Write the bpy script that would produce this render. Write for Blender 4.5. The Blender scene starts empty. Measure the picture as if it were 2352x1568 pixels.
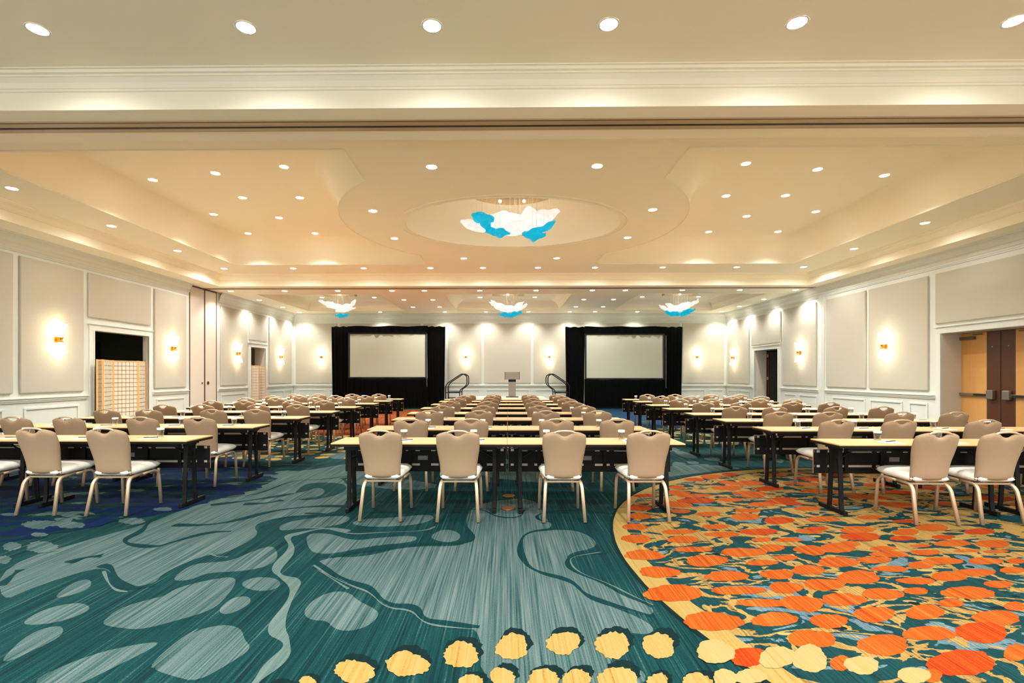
import bpy, bmesh, math, random
from mathutils import Vector, Matrix
from mathutils.geometry import tessellate_polygon
random.seed(7)
PI = math.pi
sc = bpy.context.scene
COL = sc.collection

# ------------------------------------------------------------------ camera
FPX, PPX, PPY, CAMH, YAW = 1140.0, 1149.0, 860.5, 1.456, math.radians(0.7)
cam_d = bpy.data.cameras.new('camera')
cam_d.sensor_width = 36.0
cam_d.lens = 36.0 * FPX / 2352.0
cam_d.shift_x = (1176.0 - PPX) / 2352.0
cam_d.shift_y = (PPY - 784.0) / 2352.0
cam_d.clip_start = 0.05
cam_d.clip_end = 200
cam = bpy.data.objects.new('camera', cam_d)
COL.objects.link(cam)
cam.location = (0, 0, CAMH)
cam.rotation_euler = (PI / 2, 0, YAW)
sc.camera = cam

# ------------------------------------------------------------------ world / exposure
wd = bpy.data.worlds.new('ambient')
sc.world = wd
wd.use_nodes = True
WB = wd.node_tree.nodes['Background']
WB.inputs[0].default_value = (1.0, 0.96, 0.9, 1)
WB.inputs[1].default_value = 0.3
sc.view_settings.view_transform = 'Standard'
sc.view_settings.look = 'None'
sc.view_settings.gamma = 1.0
sc.view_settings.use_curve_mapping = False
sc.view_settings.exposure = 2.66
sc.cycles.use_denoising = True
sc.cycles.max_bounces = 9
sc.cycles.diffuse_bounces = 6
sc.cycles.glossy_bounces = 3
sc.cycles.transmission_bounces = 5
sc.cycles.transparent_max_bounces = 8
sc.cycles.sample_clamp_indirect = 4.0
sc.cycles.caustics_reflective = False
sc.cycles.caustics_refractive = False
DOWN_W = 60.0      # watts of one recessed downlight
WARM = (1.0, 0.975, 0.93)

# ------------------------------------------------------------------ helpers
def lin(c):
    return tuple(((v / 255) / 12.92 if v / 255 <= 0.04045 else ((v / 255 + 0.055) / 1.055) ** 2.4) for v in c)

def mat(name, rgb, rough=0.6, metal=0.0, noise=0.0, nscale=30.0, bump=0.0, emit=None, es=0.0, spec=0.5, stretch=(1, 1, 1)):
    m = bpy.data.materials.new(name)
    m.use_nodes = True
    nt = m.node_tree
    b = nt.nodes['Principled BSDF']
    c = lin(rgb) + (1,)
    b.inputs['Base Color'].default_value = c
    b.inputs['Roughness'].default_value = rough
    b.inputs['Metallic'].default_value = metal
    b.inputs['Specular IOR Level'].default_value = spec
    if noise or bump:
        tc = nt.nodes.new('ShaderNodeTexCoord')
        mp = nt.nodes.new('ShaderNodeMapping')
        mp.inputs['Scale'].default_value = stretch
        nz = nt.nodes.new('ShaderNodeTexNoise')
        nz.inputs['Scale'].default_value = nscale
        nz.inputs['Detail'].default_value = 3
        nt.links.new(tc.outputs['Object'], mp.inputs[0])
        nt.links.new(mp.outputs[0], nz.inputs['Vector'])
        if noise:
            mx = nt.nodes.new('ShaderNodeMix'); mx.data_type = 'RGBA'
            mx.inputs[6].default_value = tuple(v * (1 - noise) for v in c[:3]) + (1,)
            mx.inputs[7].default_value = tuple(min(1, v * (1 + noise)) for v in c[:3]) + (1,)
            nt.links.new(nz.outputs[0], mx.inputs[0])
            nt.links.new(mx.outputs[2], b.inputs['Base Color'])
        if bump:
            bp = nt.nodes.new('ShaderNodeBump'); bp.inputs['Strength'].default_value = bump
            bp.inputs['Distance'].default_value = 0.004
            nt.links.new(nz.outputs[0], bp.inputs['Height'])
            nt.links.new(bp.outputs[0], b.inputs['Normal'])
    if emit:
        b.inputs['Emission Color'].default_value = lin(emit) + (1,)
        b.inputs['Emission Strength'].default_value = es
        m.cycles.emission_sampling = 'NONE'
    return m

CDK = 0.19
def carpet(name, ramp, gain=1.0, sx=85.0, sy=1.1, contrast=1.0, shift=0.0):
    """streaky tufted carpet; ramp = [(pos, rgb), ...] driven by fine streaks running down the room"""
    m = bpy.data.materials.new(name); m.use_nodes = True
    nt = m.node_tree; b = nt.nodes['Principled BSDF']
    b.inputs['Roughness'].default_value = 0.95
    b.inputs['Specular IOR Level'].default_value = 0.1
    tc = nt.nodes.new('ShaderNodeTexCoord')
    def noise(sc3, scale, det):
        mp = nt.nodes.new('ShaderNodeMapping'); mp.inputs['Scale'].default_value = sc3
        n = nt.nodes.new('ShaderNodeTexNoise'); n.inputs['Scale'].default_value = scale; n.inputs['Detail'].default_value = det
        nt.links.new(tc.outputs['Object'], mp.inputs[0]); nt.links.new(mp.outputs[0], n.inputs['Vector'])
        return n
    n1 = noise((sx, sy, 1), 1.0, 5)
    n2 = noise((sx * 0.18, sy * 0.5, 1), 1.0, 2)
    n3 = noise((1, .8, 1), 190.0, 1)
    def mth(op, a, bb):
        q = nt.nodes.new('ShaderNodeMath'); q.operation = op
        for i, v in ((0, a), (1, bb)):
            if isinstance(v, (int, float)): q.inputs[i].default_value = v
            else: nt.links.new(v, q.inputs[i])
        return q.outputs[0]
    s = mth('ADD', mth('MULTIPLY', n1.outputs[0], 0.58), mth('MULTIPLY', n2.outputs[0], 0.20))
    s = mth('ADD', s, mth('MULTIPLY', n3.outputs[0], 0.22))
    s = mth('ADD', mth('MULTIPLY', mth('SUBTRACT', s, 0.5), 3.6 * contrast), 0.5 + shift)
    cr = nt.nodes.new('ShaderNodeValToRGB')
    e = cr.color_ramp.elements
    e[0].position = ramp[0][0]; e[0].color = lin(ramp[0][1]) + (1,)
    e[1].position = ramp[-1][0]; e[1].color = lin(ramp[-1][1]) + (1,)
    for p, c in ramp[1:-1]:
        x = e.new(p); x.color = lin(c) + (1,)
    for x in e: x.color = (x.color[0] * CDK * gain, x.color[1] * CDK * gain, x.color[2] * CDK * gain * 1.04, 1)
    nt.links.new(s, cr.inputs[0]); nt.links.new(cr.outputs[0], b.inputs['Base Color'])
    return m, nt, cr

def mesh_obj(name, bm, m, parent=None, smooth=False, loc=None):
    me = bpy.data.meshes.new(name)
    bm.normal_update()
    bm.to_mesh(me); bm.free()
    for x in (m if isinstance(m, (list, tuple)) else [m]):
        me.materials.append(x)
    if smooth:
        me.polygons.foreach_set('use_smooth', [True] * len(me.polygons))
    o = bpy.data.objects.new(name, me)
    COL.objects.link(o)
    if parent: o.parent = parent
    if loc: o.location = loc
    return o

def tag(o, label, cat, group=None):
    o['label'] = label; o['category'] = cat
    if group: o['group'] = group
    return o

def thing(name, label, cat, loc=(0, 0, 0), rz=0.0, group=None):
    o = bpy.data.objects.new(name, None); COL.objects.link(o)
    o.empty_display_size = 0.1
    o.location = loc; o.rotation_euler = (0, 0, rz)
    return tag(o, label, cat, group)

def struct(o):
    o['kind'] = 'structure'; return o

def children_of(o):
    return CH.get(o.name, [])
CH = {}
def dup(root, loc, rz, label, group=None):
    """copy of a thing with its parts and sub-parts; meshes shared"""
    NEWK.clear()
    def cp(o, par):
        c = o.copy(); COL.objects.link(c); c.parent = par; NEWK.append(c)
        for k in kids[o]: cp(k, c)
        return c
    kids = TREES[root]
    r = cp(root, None)
    r.location = loc; r.rotation_euler = (0, 0, rz); r['label'] = label
    if group: r['group'] = group
    return r
TREES = {}; NEWK = []
def freeze(root):
    t = {}
    def walk(o):
        t[o] = [k for k in bpy.data.objects if k.parent == o]
        for k in t[o]: walk(k)
    walk(root); TREES[root] = t

def box(bm, x0, x1, y0, y1, z0, z1, bev=0.0):
    r = bmesh.ops.create_cube(bm, size=1.0)
    vs = r['verts']
    bmesh.ops.scale(bm, vec=(x1 - x0, y1 - y0, z1 - z0), verts=vs)
    bmesh.ops.translate(bm, vec=((x0 + x1) / 2, (y0 + y1) / 2, (z0 + z1) / 2), verts=vs)
    if bev:
        es = list({e for v in vs for e in v.link_edges})
        bmesh.ops.bevel(bm, geom=es, offset=bev, segments=2, affect='EDGES', profile=0.6)
    return bm

def new(): return bmesh.new()

def quad(bm, a, b, c, d):
    return bm.faces.new([bm.verts.new(p) for p in (a, b, c, d)])

def sweep(bm, pts, rx, ry=None, n=8, up=(0, 0, 1), cap=True, rect=False):
    ry = ry or rx
    pts = [Vector(p) for p in pts]
    rings = []
    up = Vector(up)
    for i, p in enumerate(pts):
        t = (pts[min(i + 1, len(pts) - 1)] - pts[max(i - 1, 0)]).normalized()
        u = up if abs(t.dot(up)) < 0.95 else Vector((0, 1, 0))
        a = t.cross(u).normalized(); b = a.cross(t).normalized()
        ring = []
        for k in range(n):
            th = 2 * PI * (k + 0.5) / n
            cx, sy = math.cos(th), math.sin(th)
            if rect:
                q = 0.32
                cx = math.copysign(abs(cx) ** q, cx); sy = math.copysign(abs(sy) ** q, sy)
            ring.append(bm.verts.new(p + a * cx * rx + b * sy * ry))
        rings.append(ring)
    for r0, r1 in zip(rings, rings[1:]):
        for k in range(n):
            bm.faces.new((r0[k], r0[(k + 1) % n], r1[(k + 1) % n], r1[k]))
    if cap:
        bm.faces.new(rings[0][::-1]); bm.faces.new(rings[-1])
    return bm

def arcpts(p0, p1, p2, n=6):
    """quadratic bend from p0 to p2 with control p1"""
    p0, p1, p2 = Vector(p0), Vector(p1), Vector(p2)
    return [p0 * (1 - t) ** 2 + p1 * 2 * t * (1 - t) + p2 * t * t for t in [i / n for i in range(n + 1)]]

def lathe(bm, prof, n=24, sx=1.0, sy=1.0, c=(0, 0, 0), cap0=False, cap1=False):
    rings = []
    for r, z in prof:
        rings.append([bm.verts.new((c[0] + r * sx * math.cos(2 * PI * k / n), c[1] + r * sy * math.sin(2 * PI * k / n), c[2] + z)) for k in range(n)])
    for r0, r1 in zip(rings, rings[1:]):
        for k in range(n):
            bm.faces.new((r0[k], r0[(k + 1) % n], r1[(k + 1) % n], r1[k]))
    if cap0: bm.faces.new(rings[0][::-1])
    if cap1: bm.faces.new(rings[-1])
    return bm

def pillow(bm, fx, n=18, m=14, T=0.03, p=8.0):
    """closed cushion: fx(u, v) -> (point, thickness direction); u,v in -1..1"""
    def side(s):
        g = []
        for j in range(m + 1):
            row = []
            for i in range(n + 1):
                u = math.sin(PI / 2 * (-1 + 2 * i / n)) * 0.5 + (-1 + 2 * i / n) * 0.5
                v = math.sin(PI / 2 * (-1 + 2 * j / m)) * 0.5 + (-1 + 2 * j / m) * 0.5
                h = T * math.sqrt(max(0, 1 - abs(u) ** p)) * math.sqrt(max(0, 1 - abs(v) ** p))
                P, N = fx(u, v)
                row.append(bm.verts.new(Vector(P) + Vector(N) * h * s))
            g.append(row)
        for j in range(m):
            for i in range(n):
                f = (g[j][i], g[j][i + 1], g[j + 1][i + 1], g[j + 1][i])
                bm.faces.new(f if s > 0 else f[::-1])
    side(1); side(-1)
    bmesh.ops.remove_doubles(bm, verts=bm.verts, dist=1e-5)
    bmesh.ops.recalc_face_normals(bm, faces=bm.faces)
    return bm

def spot(name, loc, parent=None, w=None, size=148, blend=0.8, color=WARM, r=0.06):
    l = bpy.data.lights.new(name, 'SPOT')
    l.energy = w or DOWN_W; l.color = color
    l.spot_size = math.radians(size); l.spot_blend = blend; l.shadow_soft_size = r
    o = bpy.data.objects.new(name, l); COL.objects.link(o); o.location = loc
    if parent: o.parent = parent
    return o

def pt(name, loc, parent, w, color=WARM, r=0.05):
    l = bpy.data.lights.new(name, 'POINT'); l.energy = w; l.color = color; l.shadow_soft_size = r
    o = bpy.data.objects.new(name, l); COL.objects.link(o); o.location = loc; o.parent = parent
    return o

S_, C_ = math.sin(YAW), math.cos(YAW)
def FL(x, y, z=0.0):
    """where a point of the carpet at photo position x, y lies on the floor"""
    zc = FPX * (CAMH - z) / (y - PPY); xc = (x - PPX) / FPX * zc
    return (-S_ * zc + C_ * xc, C_ * zc + S_ * xc)

# ------------------------------------------------------------------ materials
M = {}
M['ceil'] = mat('ceiling_paint', (250, 243, 221), 0.8, noise=0.01, nscale=2)
M['paint'] = mat('white_woodwork_paint', (216, 220, 212), 0.45, noise=0.01, nscale=3)
M['fabric'] = mat('wall_panel_fabric', (188, 184, 168), 0.9, noise=0.04, nscale=90, bump=0.25)
M['dark_line'] = mat('track_slot_black', (18, 16, 12), 0.6)
M['track'] = mat('track_metal_beige', (182, 160, 124), 0.45, noise=0.05, nscale=8)
M['brown_trim'] = mat('partition_seal_brown', (92, 52, 34), 0.5)
M['partition'] = mat('partition_vinyl', (214, 205, 190), 0.7, noise=0.03, nscale=60)
M['chair_fabric'] = mat('tan_upholstery', (158, 134, 107), 0.85, noise=0.07, nscale=140, bump=0.3, spec=0.25)
M['seat'] = mat('ivory_vinyl_seat', (252, 248, 236), 0.4, noise=0.01, nscale=12)
M['champ'] = mat('champagne_metal', (205, 180, 150), 0.38, metal=0.45, noise=0.03, nscale=20)
M['pewter'] = mat('dark_bracket_metal', (96, 88, 76), 0.45, metal=0.5)
M['laminate'] = mat('maple_laminate', (220, 180, 124), 0.36, noise=0.05, nscale=3, stretch=(1, 14, 1))
M['lip'] = mat('maple_edge_band', (214, 160, 96), 0.45)
M['black'] = mat('black_steel', (7, 8, 8), 0.55, spec=0.25)
M['blackpanel'] = mat('black_modesty_board', (9, 12, 13), 0.6, spec=0.3)
M['strip'] = mat('aluminium_strip', (205, 198, 186), 0.35, metal=0.3)
M['sticker'] = mat('grey_label_sticker', (140, 140, 134), 0.6, noise=0.35, nscale=260)
M['paper'] = mat('white_notepaper', (246, 246, 246), 0.7)
M['pen'] = mat('black_pen_plastic', (20, 22, 30), 0.3)
M['velour'] = mat('black_velour', (5, 7, 7), 0.95, noise=0.3, nscale=14, spec=0.15)
M['screen'] = mat('projection_fabric', (176, 178, 158), 0.35, noise=0.01, nscale=4)
M['screenframe'] = mat('screen_black_border', (16, 18, 18), 0.6)
M['rod'] = mat('chrome_rod', (190, 190, 188), 0.25, metal=0.9)
M['brushed'] = mat('brushed_aluminium', (150, 144, 132), 0.35, metal=0.8, noise=0.05, nscale=30, stretch=(1, 1, 20))
M['gold'] = mat('polished_brass', (224, 160, 60), 0.25, metal=0.9, emit=(240, 160, 50), es=0.03)  # slight emission put into the brass imitates lamplight on it
M['maple'] = mat('maple_door_veneer', (214, 160, 92), 0.35, noise=0.06, nscale=2.5, stretch=(9, 9, 0.8))
M['walnut'] = mat('walnut_door_veneer', (84, 48, 32), 0.35, noise=0.15, nscale=2.5, stretch=(9, 9, 0.8))
M['steelgrey'] = mat('grey_door_hardware', (110, 108, 96), 0.35, metal=0.6)
M['barblack'] = mat('black_push_pad', (22, 22, 22), 0.4)
M['pine'] = mat('light_pine', (228, 176, 104), 0.5, noise=0.06, nscale=4, stretch=(8, 8, 1))
M['rice'] = mat('rice_paper', (222, 214, 196), 0.8)
M['lattice'] = mat('thin_lattice_wood', (150, 112, 80), 0.6)
M['hall'] = mat('dark_service_hall', (112, 114, 92), 0.9)
M['hall2'] = mat('beige_service_hall', (150, 130, 104), 0.9)
M['hall3'] = mat('olive_service_hall', (64, 64, 52), 0.9)
M['stage'] = mat('grey_stage_deck', (178, 172, 160), 0.5, noise=0.05, nscale=20)
M['brassfloor'] = mat('worn_floor_brass', (150, 92, 44), 0.4, metal=0.6)
M['lens'] = mat('lit_downlight_lens', (255, 250, 240), 0.5, emit=(255, 248, 236), es=6.0)
M['trimring'] = mat('white_downlight_trim', (240, 236, 226), 0.5)
M['disc'] = mat('recess_shade_and_canopy', (196, 170, 130), 0.8)  # shade of the dome recess is put into this tone; canopies share it
M['wire'] = mat('clear_suspension_wire', (232, 226, 210), 0.3)
M['whiteglass'] = mat('white_blown_glass', (216, 216, 214), 0.15, noise=0.22, nscale=9, bump=0.6, emit=(255, 252, 248), es=0.07)  # faint emission makes the petals look lit; they are no lamps
M['blueglass'] = mat('turquoise_blown_glass', (20, 178, 205), 0.12, noise=0.4, nscale=8, bump=0.6, emit=(0, 190, 220), es=0.07)  # emission stands in for light on the turquoise petals
M['sconceglass'] = mat('lit_sconce_glass', (255, 248, 230), 0.2, emit=(255, 240, 210), es=1.0, bump=0.5, nscale=40)

def glass_mat():
    m = bpy.data.materials.new('clear_tumbler_glass'); m.use_nodes = True
    nt = m.node_tree
    for n in list(nt.nodes):
        if n.type != 'OUTPUT_MATERIAL': nt.nodes.remove(n)
    out = [n for n in nt.nodes if n.type == 'OUTPUT_MATERIAL'][0]
    tr = nt.nodes.new('ShaderNodeBsdfTransparent'); tr.inputs[0].default_value = (0.93, 0.94, 0.92, 1)
    gl = nt.nodes.new('ShaderNodeBsdfGlossy'); gl.inputs['Roughness'].default_value = 0.06
    fr = nt.nodes.new('ShaderNodeLayerWeight'); fr.inputs[0].default_value = 0.45
    mx = nt.nodes.new('ShaderNodeMixShader')
    nt.links.new(fr.outputs['Facing'], mx.inputs[0]); nt.links.new(tr.outputs[0], mx.inputs[1]); nt.links.new(gl.outputs[0], mx.inputs[2])
    nt.links.new(mx.outputs[0], out.inputs[0])
    return m
M['glass'] = glass_mat()

# ------------------------------------------------------------------ room dimensions
XL, XR, YB = -9.75, 9.97, 22.6
ZS = 4.24        # underside of the beams and of the soffits
Z1 = 4.60        # first ceiling level
Z2 = 5.28        # coffer level
YN = -3.2
FXL, FXR = -9.04, 9.40
B1N, B1F = 5.17, 5.87
B2N = 15.52

# ------------------------------------------------------------------ carpet
teal_dark = [(0.0, (8, 62, 66)), (0.45, (14, 96, 98)), (0.75, (40, 122, 118)), (1.0, (138, 178, 170))]
mint = [(0.0, (24, 98, 98)), (0.28, (92, 142, 138)), (0.6, (140, 178, 172)), (1.0, (184, 212, 206))]
CM = {}
CM['dark'] = carpet('carpet_dark_teal', teal_dark, shift=-0.02)[0]
CM['light'] = carpet('carpet_mint', mint, shift=0.05)[0]
CM['line'] = carpet('carpet_teal_line', [(0, (2, 74, 78)), (0.6, (10, 98, 100)), (1, (60, 138, 132))], shift=-0.1)[0]
CM['pale'] = carpet('carpet_pale_line', [(0, (110, 160, 152)), (0.5, (152, 190, 180)), (1, (180, 208, 200))], shift=0.1)[0]
CM['crescent'] = carpet('carpet_deep_green', [(0, (6, 50, 52)), (1, (22, 76, 74))])[0]
CM['yellow'] = carpet('carpet_yellow', [(0, (226, 150, 60)), (0.35, (246, 202, 104)), (1, (254, 224, 138))], shift=0.12, gain=1.35)[0]
CM['pyellow'] = carpet('carpet_pale_yellow', [(0, (236, 182, 92)), (0.3, (250, 218, 130)), (1, (255, 232, 156))], shift=0.15, gain=1.35)[0]
CM['orange'] = carpet('carpet_orange', [(0, (214, 70, 14)), (0.4, (250, 112, 26)), (0.75, (255, 140, 48)), (1, (255, 184, 90))], gain=1.45)[0]
CM['red'] = carpet('carpet_red_orange', [(0, (206, 52, 10)), (0.5, (248, 88, 18)), (1, (255, 138, 44))], gain=1.45)[0]

def patchy(name, cols, sx=3.2, sy=5.0, seed=0.0, distort=1.2, edges=None, detail=3.0, gain=1.0):
    """irregular patches of several yarn colours with the same streaks over them"""
    m, nt, cr = carpet(name, [(0.0, (70, 70, 70)), (1.0, (255, 255, 255))], contrast=0.9, shift=0.22, gain=gain)
    b = nt.nodes['Principled BSDF']
    tc = nt.nodes.new('ShaderNodeTexCoord')
    mp = nt.nodes.new('ShaderNodeMapping'); mp.inputs['Scale'].default_value = (sx, sy, 1); mp.inputs['Location'].default_value = (seed, seed * 2, 0)
    n = nt.nodes.new('ShaderNodeTexNoise'); n.inputs['Scale'].default_value = 1.0; n.inputs['Detail'].default_value = detail
    n.inputs['Distortion'].default_value = distort
    nt.links.new(tc.outputs['Object'], mp.inputs[0]); nt.links.new(mp.outputs[0], n.inputs['Vector'])
    r2 = nt.nodes.new('ShaderNodeValToRGB'); r2.color_ramp.interpolation = 'CONSTANT'
    e = r2.color_ramp.elements
    e[0].position = 0; e[0].color = lin(cols[0][1]) + (1,)
    e[1].position = cols[1][0]; e[1].color = lin(cols[1][1]) + (1,)
    for p, c in cols[2:]:
        x = e.new(p); x.color = lin(c) + (1,)
    nt.links.new(n.outputs[0], r2.inputs[0])
    mx = nt.nodes.new('ShaderNodeMix'); mx.data_type = 'RGBA'; mx.blend_type = 'MULTIPLY'; mx.inputs[0].default_value = 1.0
    nt.links.new(r2.outputs[0], mx.inputs[6]); nt.links.new(cr.outputs[0], mx.inputs[7])
    nt.links.new(mx.outputs[2], b.inputs['Base Color'])
    return m
Yw, Tl, Bl, Or = (254, 204, 112), (30, 98, 100), (150, 190, 198), (240, 108, 34)
CM['medal'] = patchy('carpet_medallion_mix', [(0, Bl), (0.36, Tl), (0.475, Yw), (0.535, Tl), (0.60, Bl), (0.66, Yw)], 2.0, 3.6, 1.3, 0.7, detail=5.0, gain=1.6)
CM['medfar'] = patchy('carpet_medallion_golden_mix', [(0, Bl), (0.36, Tl), (0.46, Yw), (0.60, Tl), (0.66, Yw)], 2.0, 3.6, 5.3, 0.7, detail=5.0, gain=1.6)
CM['medal2'] = patchy('carpet_medallion_far_mix', [(0, Yw), (0.36, (70, 120, 100)), (0.43, Yw), (0.5, Or), (0.6, Yw), (0.66, Tl)], 3.4, 6.0, 4.1)
CM['navy'] = patchy('carpet_navy_mix', [(0, (150, 196, 188)), (0.34, (10, 96, 98)), (0.43, (0, 66, 136)), (0.57, (12, 98, 96)), (0.64, (150, 196, 188))], 1.3, 3.0, 2.3, 0.7, detail=5.0)
CM['redmix'] = patchy('carpet_red_mix', [(0, (224, 70, 24)), (0.42, (240, 120, 40)), (0.52, (226, 60, 20)), (0.58, (250, 190, 90))], 5.0, 7.0, 7.7, .5, detail=4.0, gain=1.3)
CM['bluemix'] = patchy('carpet_blue_mix', [(0, (30, 110, 160)), (0.42, (20, 70, 140)), (0.5, (60, 130, 160)), (0.58, (16, 90, 120)), (0.66, (160, 190, 180))], 2.0, 4.0, 9.2, gain=1.3)
keys = list(CM)
fbm = new(); CNT = [0]
def fpoly(pts, key, lay):
    CNT[0] += 1
    z = -0.006 + 0.0006 * lay + (CNT[0] % 27) * 0.00002
    vs = [fbm.verts.new((x, y, z)) for x, y in pts]
    tris = tessellate_polygon([[v.co for v in vs]])
    for t in tris:
        try: f = fbm.faces.new([vs[i] for i in t])
        except ValueError: continue
        if f.normal.z == 0: f.normal_update()
        if f.normal.z < 0: f.normal_flip()
        f.material_index = keys.index(key)
def inroom(pts):
    return [(min(max(x, XL - 0.5), XR + 0.5), min(max(y, YN), YB)) for x, y in pts]
def spoly(pts, o, s, key, lay, smooth=2):
    """traced outline: zoomed position / s + o, smoothed, laid on the floor"""
    P = [(o[0] + x / s, o[1] + y / s) for x, y in pts]
    for _ in range(smooth):
        Q = []
        for i in range(len(P)):
            a, b = P[i], P[(i + 1) % len(P)]
            Q += [(a[0] * .75 + b[0] * .25, a[1] * .75 + b[1] * .25), (a[0] * .25 + b[0] * .75, a[1] * .25 + b[1] * .75)]
        P = Q
    fpoly(inroom([FL(*p) for p in P]), key, lay)
def ribbon(pts, o, s, w, key, lay, wl=0.0):
    P = [Vector(FL(o[0] + x / s, o[1] + y / s)) for x, y in pts]
    for _ in range(3):
        Q = [P[0]]
        for a, b in zip(P, P[1:]):
            Q += [a * .75 + b * .25, a * .25 + b * .75]
        Q.append(P[-1]); P = Q
    L, R = [], []
    for i, p in enumerate(P):
        t = (P[min(i + 1, len(P) - 1)] - P[max(i - 1, 0)])
        if t.length < 1e-6: continue
        t.normalize(); n = Vector((-t.y, t.x))
        ww = w * (0.75 + 0.35 * math.sin(i * 0.35)) / 2
        L.append(p + n * (ww + wl)); R.append(p - n * (ww - wl))
    CNT[0] += 1
    z = -0.006 + 0.0006 * lay + (CNT[0] % 27) * 0.00002
    for i in range(len(L) - 1):
        try: f = fbm.faces.new([fbm.verts.new((q[0], q[1], z)) for q in (R[i], R[i + 1], L[i + 1], L[i])])
        except ValueError: continue
        f.normal_update()
        if f.normal.z < 0: f.normal_flip()
        f.material_index = keys.index(key)
def blob(cx, cy, rx, ry, key, lay, n=40, jag=0.07, rnd=random, world=False, rot=0.0):
    ph = [rnd.uniform(0, 6.28) for _ in range(4)]
    pts = []
    for i in range(n):
        a = 2 * PI * i / n
        k = 1 + 0.06 * math.sin(2 * a + ph[0]) + 0.05 * math.sin(3 * a + ph[1]) + rnd.uniform(-jag, jag) * 0.6 + 0.03 * math.sin(9 * a + ph[2])
        u, v = rx * k * math.cos(a), ry * k * math.sin(a)
        x, y = cx + u * math.cos(rot) - v * math.sin(rot), cy + u * math.sin(rot) + v * math.cos(rot)
        pts.append((x, y) if world else FL(x, y))
    fpoly(pts, key, lay)

# base field, with rounded mint pools where the weave lightens
NX, NYY = 2, 2
quadv = [(XL - 0.5, YN), (XR + 0.5, YN), (XR + 0.5, YB), (XL - 0.5, YB)]
fpoly(quadv, 'dark', 0)
K1, K2, K3, K4, K5 = ((0, 1160), 2.94), ((700, 1160), 2.94), ((1400, 1060), 3.086), ((1852, 1160), 3.844), ((560, 980), 7.84)
spoly([(0, 400), (700, 200), (1000, 120), (1250, 20), (1700, -120), (2352, -240), (2352, 50), (1900, 70), (1700, 130), (1760, 200), (1500, 330), (1380, 330), (1100, 450), (1050, 520), (880, 550), (800, 530), (740, 430), (640, 420), (400, 490), (200, 560), (0, 650)], *K1, 'light', 1)
for P in ([(1880, 160), (1900, 120), (2100, 80), (2352, 70), (2352, 110), (2200, 140), (2050, 150), (1920, 168)],
          [(1170, 480), (1300, 390), (1440, 380), (1560, 370), (1720, 300), (1850, 262), (1885, 350), (1800, 410), (1640, 440), (1400, 450), (1300, 495), (1190, 508)],
          [(690, 780), (800, 690), (1000, 630), (1100, 610), (1200, 550), (1400, 500), (1570, 475), (1600, 510), (1540, 600), (1440, 700), (1200, 770), (950, 835), (800, 820), (710, 805)],
          [(1610, 530), (1700, 480), (1850, 482), (1905, 520), (1850, 568), (1720, 575)],
          [(1470, 700), (1560, 618), (1680, 605), (1700, 650), (1600, 712), (1510, 735)],
          [(1040, 1090), (1280, 850), (1500, 795), (1630, 820), (1650, 900), (1705, 960), (1550, 1060), (1330, 1185), (1180, 1150), (1060, 1110)],
          [(350, 625), (480, 520), (610, 485), (620, 550), (480, 605)],
          [(120, 800), (300, 690), (540, 645), (630, 690), (480, 760), (300, 800)],
          [(0, 1040), (200, 850), (420, 795), (430, 870), (250, 960), (60, 1050)],
          [(150, 1200), (600, 1000), (1000, 915), (1100, 925), (700, 1120), (500, 1220)],
          [(1000, 1080), (1200, 900), (1380, 800), (1240, 900), (1060, 1100)]):
    spoly(P, *K1, 'light', 1)
for P in ([(0, 690), (60, 630), (180, 575), (300, 580), (360, 640), (490, 700), (500, 745), (420, 815), (300, 845), (200, 830), (150, 772), (60, 772), (0, 745)],
          [(0, 190), (150, 180), (330, 238), (520, 212), (740, 200), (765, 225), (700, 248), (450, 270), (200, 322), (90, 322), (30, 300)],
          [(60, 385), (180, 345), (400, 345), (700, 270), (1080, 275), (1130, 200), (1080, 100), (1150, -20), (1560, -60), (1620, 80), (1690, 150), (1480, 180), (1440, 280), (1460, 380), (1560, 450), (1800, 500), (1880, 590), (2000, 650), (2352, 790), (2352, 880), (2000, 820), (2100, 1000), (1990, 1230), (1180, 1230), (1200, 830), (1000, 810), (800, 745), (740, 690), (560, 690), (440, 570), (330, 540), (180, 465)],
          [(1460, 210), (1500, 172), (1700, 160), (1850, 168), (1965, 230), (1965, 285), (1780, 318), (1765, 380), (1830, 450), (2050, 530), (2200, 610), (2352, 680), (2352, 745), (2100, 690), (1900, 610), (1860, 540), (1780, 490), (1560, 450), (1490, 380), (1450, 270)],
          [(835, 215), (900, 168), (980, 158), (1055, 190), (1045, 232), (950, 250)],
          [(310, 112), (400, 88), (600, 80), (850, 55), (880, 90), (750, 130), (500, 144), (350, 134)],
          [(0, 90), (200, 66), (325, 75), (260, 125), (0, 165)],
          [(1600, 1040), (2000, 1060), (2300, 1090), (2300, 1230), (1600, 1230)]):
    spoly(P, *K2, 'light', 1)
for P in ([(700, 1280), (850, 1200), (1150, 1150), (1280, 1090), (1430, 1100), (1460, 1180), (1350, 1245), (1150, 1275), (900, 1305)],
          [(0, 960), (500, 900), (900, 800), (1400, 740), (1950, 640), (2500, 640), (2400, 900), (1950, 900), (1400, 945), (860, 960), (300, 1190), (0, 1240), (-600, 1300), (-500, 1060)]):
    spoly(P, *K5, 'light', 2)
spoly([(860, 1250), (1050, 1040), (1300, 990), (1850, 1010), (1840, 1170), (1400, 1290), (1000, 1320)], *K5, 'dark', 1.5)
K6 = ((1420, 880), 5.113)
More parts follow.
